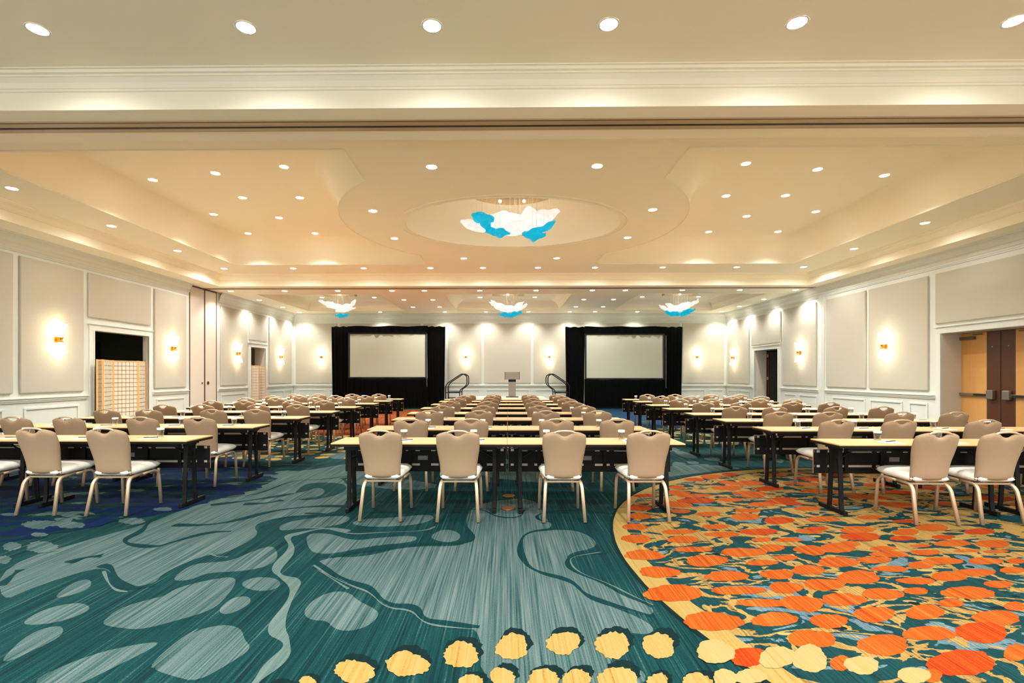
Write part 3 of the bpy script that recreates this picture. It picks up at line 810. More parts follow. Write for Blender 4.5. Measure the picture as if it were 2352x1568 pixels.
# black stage curtain stored in the dark hall
def curtain(bm, x0, x1, y, z0, z1, amp=.05, wave=.16, n=None, axis='x', seed=0, flare=0.0, zt=None):
    L = abs(x1 - x0); n = n or int(L / .018)
    rn = random.Random(seed)
    ph = [rn.uniform(0, 6.28) for _ in range(3)]
    rows = []
    m = 10
    for j in range(m + 1):
        t = j / m; z = z1 + (z0 - z1) * t
        row = []
        for i in range(n + 1):
            u = i / n; x = x0 + (x1 - x0) * u
            d = amp * (0.55 + .45 * t) * (math.sin(2 * PI * x / wave + ph[0] + .25 * t) * .6 + math.sin(2 * PI * x / (wave * 1.63) + ph[1]) * .4)
            zz = z - (0.015 * math.sin(u * PI * 5 + ph[2]) if j == 0 else 0)
            xx = x + flare * t * (u - .5) * 2
            row.append(bm.verts.new((xx, y + d, zz) if axis == 'x' else (y + d, xx, zz)))
        rows.append(row)
    for r0, r1 in zip(rows, rows[1:]):
        for i in range(n): bm.faces.new((r0[i], r0[i + 1], r1[i + 1], r1[i]))
    g = bmesh.ops.solidify(bm, geom=list(bm.faces), thickness=.006)
    return bm
bm = new(); curtain(bm, 12.55, 13.32, XL - 1.25, .05, 2.35, axis='y', seed=4)
cc = mesh_obj('curtain', bm, mat('hall_curtain_cloth', (14, 20, 20), 0.9), smooth=True)
tag(cc, 'dark gathered curtain hanging in the unlit hall behind the large folding screen', 'curtain')

# maple double doors on the right
XD = XR + .43
for i, (y0, y1) in enumerate(((9.65, 10.565), (10.57, 11.48))):
    t = thing('door_5' if i == 0 else 'door_6', '', 'door', (XD, (y0 + y1) / 2, 0)); del t['label']; del t['category']; struct(t)
    hw = (y1 - y0) / 2 - .004
    inner = 1 if i == 0 else -1     # side of the meeting stile
    bm = new(); box(bm, 0, .045, *sorted((-inner * hw, inner * (hw - .30))), .01, 2.385, .002); mesh_obj('door_leaf', bm, M['maple'], t)
    bm = new(); box(bm, 0, .045, *sorted((inner * (hw - .30), inner * hw)), .01, 2.385, .002); mesh_obj('walnut_stile', bm, M['walnut'], t)
    bm = new(); box(bm, -.05, -.015, *sorted((-inner * hw, inner * (hw - .24))), .99, 1.05, .006)
    pb = mesh_obj('push_bar', bm, M['brushed'], t)
    bm = new(); box(bm, -.056, -.049, *sorted((-inner * .10, inner * (hw - .26))), 1.0, 1.04, .002); mesh_obj('push_pad', bm, M['barblack'], pb)
    bm = new(); box(bm, -.085, 0, *sorted((inner * (hw - .24), inner * (hw - .09))), .93, 1.13, .02); mesh_obj('latch_case', bm, M['brushed'], t)
    bm = new(); box(bm, -.06, -.002, *sorted((-inner * (hw - .02), -inner * (hw - .36))), 2.24, 2.31, .006); box(bm, -.03, -.012, *sorted((-inner * (hw - .3), -inner * (hw - .52))), 2.335, 2.36)
    mesh_obj('door_closer', bm, M['steelgrey'], t)
    bm = new(); lathe(bm, [(.0001, 0), (.012, 0), (.012, .012), (.0001, .012)], 12)
    bmesh.ops.rotate(bm, verts=bm.verts, cent=(0, 0, 0), matrix=Matrix.Rotation(-PI / 2, 3, 'Y'))
    bmesh.ops.translate(bm, verts=bm.verts, vec=(0, inner * (hw - .17), 2.06)); mesh_obj('door_viewer', bm, M['strip'], t)
bm = new(); box(bm, XD + .05, XD + .1, 9.3, 11.6, 0, 2.5); struct(mesh_obj('wall_behind_doors', bm, M['hall3']))
# open door leaf in the far right opening
t = thing('door_7', '', '', (XR + .44, 19.95, 0)); del t['label']; del t['category']; struct(t)
bm = new(); box(bm, .075, .95, -.055, -.01, .01, 2.36, .002); mesh_obj('door_leaf', bm, M['hall3'], t)
bm = new(); box(bm, .02, .075, -.056, -.009, .01, 2.36, .002); mesh_obj('door_edge', bm, M['walnut'], t)
for z in (.35, 1.25, 2.15):
    bm = new(); box(bm, -.012, .022, -.065, -.02, z, z + .12, .004); mesh_obj('hinge', bm, M['strip'], t)
# folded partition pocket doors on the left wall
for i, (y0, y1) in enumerate(((15.16, 15.91), (15.93, 16.57))):
    t = thing('door_8' if i == 0 else 'door_9', '', '', (XL, (y0 + y1) / 2, 0)); del t['label']; del t['category']; struct(t)
    h = (y1 - y0) / 2
    bm = new(); box(bm, -.06, .0, -h, h, .02, ZS - .02, .002); mesh_obj('door_leaf', bm, M['partition'], t)
    bm = new(); box(bm, -.05, .012, -h - .012, -h + .012, .02, ZS - .02); box(bm, -.05, .012, h - .012, h + .012, .02, ZS - .02); box(bm, -.05, .012, -h, h, ZS - .05, ZS - .015)
    mesh_obj('edge_seal', bm, M['brown_trim'], t)
    yy = (h - .12) if i == 0 else (-h + .17); r = .028 if i == 0 else .055
    bm = new(); lathe(bm, [(.0001, 0), (r * .5, 0), (r * .55, .012), (r, .014), (r, 0)], 20)
    bmesh.ops.rotate(bm, verts=bm.verts, cent=(0, 0, 0), matrix=Matrix.Rotation(PI / 2, 3, 'Y'))
    bmesh.ops.translate(bm, verts=bm.verts, vec=(0, yy, 1.19)); mesh_obj('pull_ring', bm, M['brown_trim'], t)
bm = new(); box(bm, XL - .2, XL - .07, 15.1, 16.65, 0, ZS); struct(mesh_obj('wall_partition_pocket', bm, M['hall2']))

# shoji folding screens
def shoji(name, pts, label, H=1.82, cells=(6, 12)):
    t = thing(name, label, 'folding screen', (pts[0][0], pts[0][1], 0))
    for k, (a, b) in enumerate(zip(pts, pts[1:])):
        a, b = Vector(a) - Vector(pts[0]), Vector(b) - Vector(pts[0])
        L = (b - a).length; ang = math.atan2((b - a).y, (b - a).x)
        def place(bm):
            bmesh.ops.rotate(bm, verts=bm.verts, cent=(0, 0, 0), matrix=Matrix.Rotation(ang, 3, 'Z'))
            bmesh.ops.translate(bm, verts=bm.verts, vec=(a.x, a.y, 0)); return bm
        bm = new(); w = .035
        box(bm, 0.003, w, -.011, .011, .0, H, .003); box(bm, L - w, L - .003, -.011, .011, .0, H, .003)
        box(bm, w, L - w, -.01, .01, H - .03, H - .005); box(bm, w, L - w, -.01, .01, .05, .09)
        fr = mesh_obj('screen_frame', place(bm), M['pine'], t)
        bm = new(); box(bm, w, L - w, -.002, .002, .09, H - .03); mesh_obj('paper', place(bm), M['rice'], fr)
        bm = new()
        for i in range(1, cells[0]):
            x = w + (L - 2 * w) * i / cells[0]; box(bm, x - .003, x + .003, -.007, .007, .09, H - .03)
        for j in range(1, cells[1] + 4):
            z = H - .03 - (H - .12) * j / (cells[1] + 4); box(bm, w, L - w, -.008, .008, z - .004, z + .004)
        mesh_obj('lattice', place(bm), M['lattice'], fr)
    return t
shoji('folding_screen', [(-9.60, 11.50), (-9.56, 11.66), (-9.84, 12.28), (-9.62, 12.86), (-9.80, 13.36)], 'wooden lattice and paper folding screen standing in the large left doorway')
shoji('folding_screen', [(-9.78, 18.88), (-9.60, 19.14), (-9.80, 19.42), (-9.62, 19.70), (-9.78, 19.88)], 'smaller wooden lattice folding screen in the narrow doorway past the partition', cells=(4, 12))

# ------------------------------------------------------------------ ceiling downlights
def make_downlight():
    t = thing('downlight', 'x', 'ceiling light')
    bm = new(); lathe(bm, [(.078, -.001), (.092, -.004), (.096, -.0005)], 28); mesh_obj('trim_ring', bm, M['trimring'], t, smooth=True)
    bm = new(); lathe(bm, [(.079, -.001), (.05, -.0035), (.0001, -.004)], 28); mesh_obj('lens', bm, M['lens'], t)
    l = spot('bulb', (0, 0, -.03), t)
    freeze(t); return t
DL = make_downlight(); first = [True]
FARL = bpy.data.lights.new('bulb', 'SPOT'); FARL.energy = DOWN_W * .46; FARL.color = WARM; FARL.spot_size = math.radians(126); FARL.spot_blend = .75; FARL.shadow_soft_size = .06
WASH = bpy.data.lights.new('bulb', 'SPOT'); WASH.energy = 10.5; WASH.color = WARM; WASH.spot_size = math.radians(163); WASH.spot_blend = .8; WASH.shadow_soft_size = .06
WASH2 = WASH.copy(); WASH2.name = 'bulb'; WASH2.energy = 30; WASH2.spot_size = math.radians(170)
COFF = FARL.copy(); COFF.name = 'bulb'; COFF.energy = 62; COFF.spot_size = math.radians(112); COFF.spot_blend = .85
def downlight(x, y, z, label, group, w=1.0):
    o = DL
    if first[0]:
        first[0] = False; [setattr(q, 'data', WASH) for q in bpy.data.objects if q.parent == DL and q.type == 'LIGHT']; DL.location = (x, y, z); DL['label'] = label; DL['group'] = group
    else:
        o = dup(DL, (x, y, z), 0, label, group)
        alt = FARL if 'far' in group else COFF if 'coffer' in group else WASH2 if 'second beam' in group else WASH if ('nearest' in group or 'wall' in group) else None
        if alt:
            for q in NEWK:
                if q.type == 'LIGHT': q.data = alt
    return o
ORD = ['first', 'second', 'third', 'fourth', 'fifth', 'sixth', 'seventh', 'eighth', 'ninth', 'tenth', 'eleventh', 'twelfth', 'thirteenth']
for i, x in enumerate((-4.27, -2.36, -.67, .92, 2.6, 4.52)):
    downlight(x, 4.47, Z1, 'large bright downlight at the top of the photo, %s from the left' % ORD[i], 'downlights nearest the camera')
for i, x in enumerate((-8.36, -6.30, -4.21, -2.24, -.69, .93, 2.6, 4.58, 6.74, 8.68)):
    downlight(x, 14.6, Z1, 'recessed downlight in the row before the second beam, %s from left' % ORD[i], 'downlights before the second beam')
for i, y in enumerate((8.28, 10.4, 12.5)):
    downlight(-8.35, y, Z1, 'recessed downlight in the band along the left wall, %s from the camera' % ORD[i], 'downlights along the left wall')
for i, y in enumerate((10.4, 12.5)):
    downlight(8.68, y, Z1, 'recessed downlight in the band along the right wall, %s from the camera' % ['nearer', 'farther'][i], 'downlights along the right wall')
LG = [[(-6.94, 9.66), (-5.52, 9.36), (-4.09, 9.08)], [(-5.70, 10.66), (-4.46, 10.67)], [(-6.98, 11.75), (-5.54, 12.03)], [(-6.99, 13.35), (-5.18, 13.37)]]
RG = [[(4.34, 9.05), (5.8, 9.32), (7.26, 9.62)], [(4.70, 10.68), (5.96, 10.67)], [(5.80, 12.05), (7.26, 11.73)], [(5.42, 13.36), (7.26, 13.36)]]
for G, sd in ((LG, 'left'), (RG, 'right')):
    for r, row in enumerate(G):
        for i, (x, y) in enumerate(row):
            nm = ['left', 'right'][i] if len(row) == 2 else ['left', 'middle', 'right'][i]
            downlight(x, y, Z2, 'downlight in the %s coffer, %s one of the %s row from the camera' % (sd, nm, ORD[r]), 'downlights in the %s coffer' % sd)
for r, row in enumerate(([(-1.13, 7.5), (1.37, 7.5)], [(-2.56, 9.5), (2.79, 9.5)], [(-2.58, 11.42), (2.78, 11.42)], [(-1.15, 13.41), (1.36, 13.41)])):
    for i, (x, y) in enumerate(row):
        downlight(x, y, Z1, '%s downlight of the %s pair on the lowered ceiling around the dome' % (['left', 'right'][i], ORD[r]), 'downlights around the dome')
rowsC = [(16.42, [-9.18, -7.37, -5.6, -3.8, -2.72, -.88, .98, 2.84, 3.93, 5.8, 7.68, 9.5]), (18.42, [-9.22, -3.81, -2.73, 2.87, 3.97, 9.5]), (20.36, [-9.22, -3.84, -2.74, 2.85, 3.96, 9.5]),
         (21.98, [-9.2, -5.60, -2.73, -.9, .98, 2.8, 3.92, 5.78, 9.48])]
for r, (y, xs) in enumerate(rowsC):
    for i, x in enumerate(xs):
        downlight(x, y, ZS, 'small downlight beyond the second beam, %s row back, %s from left' % (ORD[r], ORD[i]), 'downlights of the far section')
for r, (a, b, nm) in enumerate(((-7.65, -5.47, 'left'), (-1.08, 1.18, 'middle'), (5.6, 7.89, 'right'))):
    for i, x in enumerate((a, b)):
        downlight(x, 20.5, ZC, '%s downlight inside the far %s coffer above the chandelier' % (['left', 'right'][i], nm), 'downlights in the far coffers')
# lamps of the same kind over the photographer's own end of the hall (out of view)
for y in (2.3, 0.1, -2.0):
    for i, x in enumerate((-7.6, -4.6, -1.6, 1.6, 4.6, 7.6)):
        o = spot('ceiling_lamp', (x, y, Z1 - .02), w=95)

# ------------------------------------------------------------------ sconces
def make_sconce():
    t = thing('wall_sconce', 'x', 'wall light')
    bm = new(); box(bm, -.05, .05, -.015, 0, -.07, .07, .004); mesh_obj('backplate', bm, M['gold'], t)
    bm = new(); lathe(bm, [(.0001, -.055), (.055, -.05), (.035, -.02), (.028, 0), (.036, .02), (.06, .06), (.0001, .064)], 20, c=(0, -.09, 0)); box(bm, -.012, .012, -.09, 0, -.012, .012)
    mesh_obj('waist', bm, M['gold'], t, smooth=True)
    for nm, s, L in (('upper_shade', 1, .30), ('lower_shade', -1, .25)):
        bm = new(); n = 30; rings = []
        for j in range(9):
            q = j / 8; r = .035 + .10 * q ** .8; z = s * (.04 + L * q)
            rings.append([bm.verts.new((r * (1 + .10 * q * math.sin(6 * a)) * math.cos(a), -.09 + .62 * r * (1 + .10 * q * math.sin(6 * a)) * math.sin(a), z + s * .02 * q * math.sin(6 * a))) for a in [2 * PI * k / n for k in range(n)]])
        for r0, r1 in zip(rings, rings[1:]):
            for k in range(n): bm.faces.new((r0[k], r0[(k + 1) % n], r1[(k + 1) % n], r1[k]))
        bmesh.ops.solidify(bm, geom=list(bm.faces), thickness=.004)
        mesh_obj(nm, bm, M['sconceglass'], t, smooth=True)
        pt('bulb', (0, -.22, s * .26), t, 0.75 if s > 0 else .65, color=(1, .92, .8), r=.03)
    freeze(t); return t
SC = make_sconce(); fs = [True]
def sconce(x, y, z, rz, label):
    if fs[0]:
        fs[0] = False; SC.location = (x, y, z); SC.rotation_euler = (0, 0, rz); SC['label'] = label; SC['group'] = 'glass wall sconces'
    else: dup(SC, (x, y, z), rz, label, 'glass wall sconces')
for y, d in ((10.59, 'left of the large doorway on the left wall'), (14.28, 'between the large left doorway and the folded partition'), (17.76, 'just past the folded partition on the left wall'), (21.15, 'between the narrow left doorway and the left corner')):
    sconce(XL + .046, y, 2.21, PI / 2, 'brass and glass wall sconce ' + d)
for y, d in ((13.10, 'nearest the double doors'), (16.86, 'between pilaster and dark doorway, right wall'), (21.75, 'past the dark doorway near the right corner')):
    sconce(XR - .046, y, 2.19, -PI / 2, 'brass and glass wall sconce ' + d)
for x, d in ((-8.44, 'left of the left drape'), (-1.84, 'right of the left drape, above the handrails'), (1.95, 'left of the right drape, above the handrails'), (8.62, 'right of the right drape')):
    sconce(x, YB - .046, 2.25, 0, 'wall sconce on the end wall ' + d)

# ------------------------------------------------------------------ chandeliers
def petal(L, W, curl, ruff, seed):
    bm = new(); rn = random.Random(seed); n, m = 16, 9
    ph = rn.uniform(0, 6.28); g = []
    for i in range(n + 1):
        u = i / n; w = W * (math.sin(PI * min(.995, u * 0.97 + .015)) ** 1.15) * (1 + .12 * math.sin(u * 9 + ph))
        row = []
        for j in range(m + 1):
            v = -1 + 2 * j / m
            x = L * (u - .5); y = w * v * .5
            z = curl * (u - .5) ** 2 * L * 1.6 + .30 * W * (v * v) + ruff * math.sin(u * 11 + v * 2.2 + ph) * (abs(v) ** 1.5) + .3 * ruff * math.sin(u * 19 + ph * 2)
            row.append(bm.verts.new((x, y, z)))
        g.append(row)
    for i in range(n):
        for j in range(m): bm.faces.new((g[i][j], g[i + 1][j], g[i + 1][j + 1], g[i][j + 1]))
    bmesh.ops.solidify(bm, geom=list(bm.faces), thickness=.008)
    return bm
def chandelier(loc, petals, label, ztop, canopy, bulbs, S=1.0, w=25):
    t = thing('chandelier', label, 'chandelier', loc, group='blown glass chandeliers')
    rn = random.Random(int(loc[0] * 10) + 50)
    bm = new()
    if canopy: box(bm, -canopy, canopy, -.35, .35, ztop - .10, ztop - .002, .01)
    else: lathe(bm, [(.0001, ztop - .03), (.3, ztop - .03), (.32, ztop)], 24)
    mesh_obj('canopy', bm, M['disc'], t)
    for k, (x, y, z, L, W, rz, rx, ry, kind) in enumerate(petals):
        bm = petal(L * S, W * S, .32, .03 * S, k + int(loc[0] * 7) + 90)
        R = Matrix.Rotation(rz, 3, 'Z') @ Matrix.Rotation(ry, 3, 'Y') @ Matrix.Rotation(rx, 3, 'X')
        bmesh.ops.rotate(bm, verts=bm.verts, cent=(0, 0, 0), matrix=R)
        bmesh.ops.translate(bm, verts=bm.verts, vec=(x, y, z))
        o = mesh_obj('petal', bm, M['blueglass'] if kind else M['whiteglass'], t, smooth=True)
        if kind: o['label'] = 'turquoise glass petal'
        b2 = new(); xx, yy = x + rn.uniform(-.05, .05), y + rn.uniform(-.05, .05)
        for q in range(2):
            sweep(b2, [(xx + q * .09, yy, z), (xx + q * .09, yy, ztop - .01)], .0022 * (2.2 if S < 1 else 1), n=5)
        mesh_obj('wire', b2, M['wire'], t)
    for x, y, z in bulbs:
        bm = new(); bmesh.ops.create_icosphere(bm, subdivisions=2, radius=.035); bmesh.ops.translate(bm, verts=bm.verts, vec=(x, y, z))
        mesh_obj('bulb_lens', bm, M['lens'], t, smooth=True)
        spot('bulb', (x, y, z - .04), t, w=w, size=110, color=(1, .95, .88))
    pt('fill_glow', (0, 0, .62 if not canopy else .3), t, 1.2 if not canopy else .6, color=(1, .95, .88), r=.25)  # added fill light for the ceiling, not a bulb of the chandelier
    return t
P = [(-.61, -.05, .05, .66, .42, .1, -.85, .5, 1), (-.82, .05, -.04, .64, .34, .1, -.4, .26, 0), (-.24, 0, .04, .84, .5, .1, -1.0, .12, 0), (.02, .1, .07, .7, .5, -.2, -1.1, -.05, 0), (.38, -.05, .08, .66, .56, -.1, -1.1, -.12, 0),
     (.70, 0, .11, .80, .44, .05, -.75, -.46, 0), (.04, -.15, -.13, .98, .36, .05, -.5, .0, 0), (-.1, .2, -.08, .9, .4, .4, -.4, .06, 0), (.3, .15, -.06, .8, .4, -.4, -.5, -.15, 0), (-.31, -.15, -.22, .52, .26, .0, -.45, .08, 1),
     (.66, -.1, -.10, .64, .20, .05, -.7, -.44, 1), (.44, -.15, -.28, .50, .34, .0, -.5, .04, 1), (.1, .3, .02, .7, .4, 1.3, -.2, .1, 0)]
chandelier((0.13, CY, 4.57), P, 'large glass chandelier of white and turquoise petals inside the oval dome', Z1 + .94 - 4.57, 0, [(-.27, .70, .79), (.27, .70, .79)], w=5)
def cluster(seed, blue):
    rn = random.Random(seed); out = []
    for k in range(11):
        x = -.5 + k * .1 + rn.uniform(-.06, .06)
        out.append((x, rn.uniform(-.2, .2), .12 - .25 * (1 - (x * 1.7) ** 2) * .6 + rn.uniform(-.05, .12), .62, .26, rn.uniform(-.5, .5), -rn.uniform(.2, .9), -x * .9 + rn.uniform(-.25, .25), 0))
    for bx, bz in blue: out.append((bx, rn.uniform(-.1, .1), bz, .5, .26, rn.uniform(-.3, .3), -.5, -bx * .5, 1))
    return out
P1 = cluster(3, [(0.1, -.27)]); P1 = [(x, y, z - x * .18, *r) for x, y, z, *r in P1]
chandelier((-6.54, 19.3, 4.0), P1, 'left far chandelier of mostly white glass petals above the left screen', ZC - 4.0, .62, [(.1, -.2, .55)], w=3)
chandelier((.08, 19.3, 3.97), cluster(5, [(-.15, -.25), (.1, -.28), (.3, -.2)]), 'middle far chandelier of white petals over a turquoise bowl, above the lectern', ZC - 3.97, .62, [(-.02, -.2, .58)], w=3)
P3 = cluster(8, [(-.38, -.17), (-.1, -.24), (.15, -.27), (.32, -.2)]); P3 = [(x, y, z + x * .18, *r) for x, y, z, *r in P3]
chandelier((6.75, 19.3, 4.0), P3, 'right far chandelier, white petals rising right over turquoise ones', ZC - 4.0, .62, [(-.1, -.2, .55)], w=3)

# ------------------------------------------------------------------ projection screens and drapes
def av(x0, x1, zt, sx0, sx1, sz0, sz1, side, seed):
    Y = 21.3
    s = thing('projection_screen', 'white %s projection screen in a black frame surrounded by black drapes' % side, 'projection screen', ((sx0 + sx1) / 2, Y, 0), group='projection screens')
    ox = (sx0 + sx1) / 2; a, b = sx0 - ox, sx1 - ox
    bm = new(); box(bm, a, b, -.02, -.005, sz0, sz1); mesh_obj('screen_surface', bm, M['screen'], s)
    bm = new(); t = .075
    for q in ((a - t, b + t, sz1, sz1 + t), (a - t, b + t, sz0 - t, sz0), (a - t, a, sz0, sz1), (b, b + t, sz0, sz1)): box(bm, q[0], q[1], -.035, .005, q[2], q[3], .004)
    mesh_obj('frame', bm, M['screenframe'], s)
    for x in (a - .02, b + .02):
        bm = new(); box(bm, x - .02, x + .02, .03, .07, 0, sz0, .004); box(bm, x - .02, x + .02, .02, .35, 0, .04, .004); mesh_obj('leg', bm, M['screenframe'], s)
    bm = new(); sweep(bm, [(b + t + .02, -.16, sz0 - .42), (b + t + .02, -.16, sz1 - .02)], .008, n=6); mesh_obj('drape_rod', bm, M['rod'], s)
    for nm, c0, c1, z0, z1, yy, lb in (('top', sx0 - .10, sx1 + .13, sz1 + .06, zt, Y - .095, 'short black valance above the %s projection screen'), ('skirt', sx0 - .10, sx1 + .12, .02, sz0 - .055, Y - .095, 'black drape hanging below the %s projection screen'),
                                 ('l', x0, sx0 - .05, .02, zt, Y + .07, 'tall black drape on the left side of the %s screen'), ('r', sx1 + .05, x1, .02, zt, Y + .07, 'tall black drape on the right side of the %s screen')):
        bm = new(); curtain(bm, c0, c1, yy, z0, z1, amp=.035, wave=.15 if nm != 'top' else .3, seed=seed + len(nm), flare=-.05 if nm in 'lr' else 0)
        o = mesh_obj('drape', bm, M['velour'], smooth=True); tag(o, lb % side, 'drape', 'black drapes')
av(-7.56, -2.63, 3.54, -6.73, -3.48, 1.365, 3.20, 'left', 1)
av(2.53, 7.55, 3.51, 3.43, 6.68, 1.32, 3.16, 'right', 9)

# ------------------------------------------------------------------ stage, rails, lectern
ST = .56
bm = new(); box(bm, -1.47, 1.53, 18.6, 20.9, ST - .05, ST, .006)
t = thing('stage', 'low grey stage platform behind the last middle tables', 'stage', (0, 0, 0))
mesh_obj('deck', bm, M['stage'], t)
bm = new(); box(bm, -1.45, 1.51, 18.62, 20.88, .0, ST - .05); mesh_obj('skirt', bm, M['velour'], t)
def rails(sg, x0, label):
    """steps climb towards the stage; sg=+1: towards +X"""
    t = thing('stage_steps', label, 'steps', (x0, 19.2, 0), group='stage steps with handrails')
    bm = new()
    for k in range(3): box(bm, *sorted((sg * (.26 * k), sg * (.26 * (k + 1)))), -.42, .42, .14 * k + .1, .14 * k + .14, .004)
    mesh_obj('tread', bm, M['black'], t)
    for yy in (-.45, .45):
        P = [(-.02, yy, .0), (-.02, yy, .95), ] + arcpts((-.02, yy, .98), (0, yy, 1.1), (.1, yy, 1.17)) + arcpts((.5, yy, 1.44), (.62, yy, 1.52), (.70, yy, 1.46), 6) + arcpts((.76, yy, 1.42), (.79, yy, 1.38), (.79, yy, 1.3), 4) + \
            arcpts((.79, yy, 1.15), (.78, yy, 1.07), (.7, yy, 1.0), 4) + arcpts((.6, yy, .93), (.52, yy, .88), (.52, yy, .8), 4) + [(.52, yy, .25)]
        bm = new(); sweep(bm, [(sg * x, y, z) for x, y, z in P], .021, n=8)
        h = mesh_obj('handrail', bm, M['black'], t, smooth=True)
        bm = new(); sweep(bm, [(0, yy, .78), (sg * .52, yy, .78)], .018, n=8); sweep(bm, [(0, yy, .55), (sg * .52, yy, .55)], .018, n=8)
        mesh_obj('crossbar', bm, M['black'], h, smooth=True)
rails(1, -2.28, 'black steps with looped handrails at the left end of the stage')
rails(-1, 2.36, 'black steps with looped handrails at the right end of the stage')
t = thing('lectern', 'brushed metal lectern with wide head on a slim column, on the stage', 'lectern', (.235, 20.0, ST))
bm = new(); box(bm, -.145, .145, -.10, .10, .02, .62, .004); mesh_obj('column', bm, M['brushed'], t)
bm = new(); box(bm, -.15, .15, -.12, .12, .62, .715, .004); mesh_obj('collar', bm, M['black'], t)
bm = new(); box(bm, -.285, .285, -.16, -.13, .71, 1.01, .003); box(bm, -.285, .285, -.13, .25, .71, .74); mesh_obj('front_panel', bm, M['brushed'], t)
for x in (-.29, .29):
    bm = new(); box(bm, x - .012, x + .012, -.17, .25, .70, 1.02, .004); mesh_obj('side_panel', bm, M['pewter'], t)
bm = new(); box(bm, -.25, .25, -.25, .25, 0, .02, .004); mesh_obj('base', bm, M['black'], t)

# ------------------------------------------------------------------ banquet chair
def make_chair():
    t = thing('banquet_chair', 'x', 'chair')
    Z0, ZT = .420, .900
    def wz(z):
        tb = [(.42, .184), (.50, .184), (.56, .188), (.62, .196), (.68, .207), (.74, .214), (.80, .217), (.85, .213), (.88, .200), (.90, .178)]
        for (a, b), (c, d) in zip(tb, tb[1:]):
            if z <= c: return b + (d - b) * max(0, (z - a)) / (c - a)
        return tb[-1][1]
    def bx(u, v):
        vv = (v + 1) / 2
        au = abs(u)
        top = ZT - .048 * math.exp(-(au / .31) ** 2.6) - .035 * max(0, au - .55) ** 2 / .2
        z = Z0 + vv * (top - Z0)
        x = u * wz(z)
        q = (z - Z0) / (ZT - Z0)
        y = -.185 - .115 * q + .03 * u * u * (1 - .2 * q) + .018 * math.sin(q * PI)
        return (x, y, z), Vector((-.25 * u, -1, -.24)).normalized()
    bm = pillow(new(), bx, 24, 18, .027, 9); mesh_obj('backrest', bm, M['chair_fabric'], t, smooth=True)
    def sx(u, v):
        w = .188 + .042 * (v + 1) / 2 - .01 * max(0, -v) ** 3
        y = .025 + .225 * v
        x = u * w * (1 - .05 * abs(v) ** 6)
        return (x, y, .445 + .008 * (1 - u * u) + .010 * v), Vector((0, 0, 1))
    bm = pillow(new(), sx, 16, 16, .045, 7); mesh_obj('seat', bm, M['seat'], t, smooth=True)
    bm = new(); sweep(bm, arcpts((-.108, -.296, .880), (-.09, -.300, .901), (-.05, -.303, .905), 4) + [(0, -.304, .908)] + arcpts((.05, -.303, .905), (.09, -.300, .901), (.108, -.296, .880), 4), .008, .011, 8)
    mesh_obj('handle', bm, M['champ'], t, smooth=True)
    for s in (-1, 1):
        P = [(s * .165, .02, .382), (s * .168, -.10, .38)] + arcpts((s * .17, -.125, .379), (s * .178, -.18, .374), (s * .184, -.20, .315), 5) + [(s * .203, -.262, .004)]
        bm = new(); sweep(bm, P, .0125, .016, 8, up=(1, 0, 0), rect=True); mesh_obj('leg', bm, M['champ'], t, smooth=True)
        P = [(s * .172, .02, .383), (s * .185, .13, .390)] + arcpts((s * .19, .165, .392), (s * .198, .228, .388), (s * .203, .238, .32), 5) + [(s * .211, .262, .004)]
        bm = new(); sweep(bm, P, .0125, .015, 8, up=(1, 0, 0), rect=True); mesh_obj('leg', bm, M['champ'], t, smooth=True)
    bm = new(); box(bm, -.172, .172, -.150, -.125, .372, .390, .003); box(bm, -.19, .19, .15, .172, .378, .396, .003); box(bm, -.165, .165, -.125, .15, .394, .402)
    mesh_obj('seat_frame', bm, M['champ'], t)
    for s in (-1, 1):
        bm = new(); sweep(bm, [(s * .150, -.10, .398), (s * .152, -.15, .400), (s * .156, -.176, .416), (s * .160, -.184, .46)], .02, .006, 6, up=(0, 0, 1))
        mesh_obj('back_bracket', bm, M['pewter'], t, smooth=True)
    freeze(t); return t
CHR = make_chair()

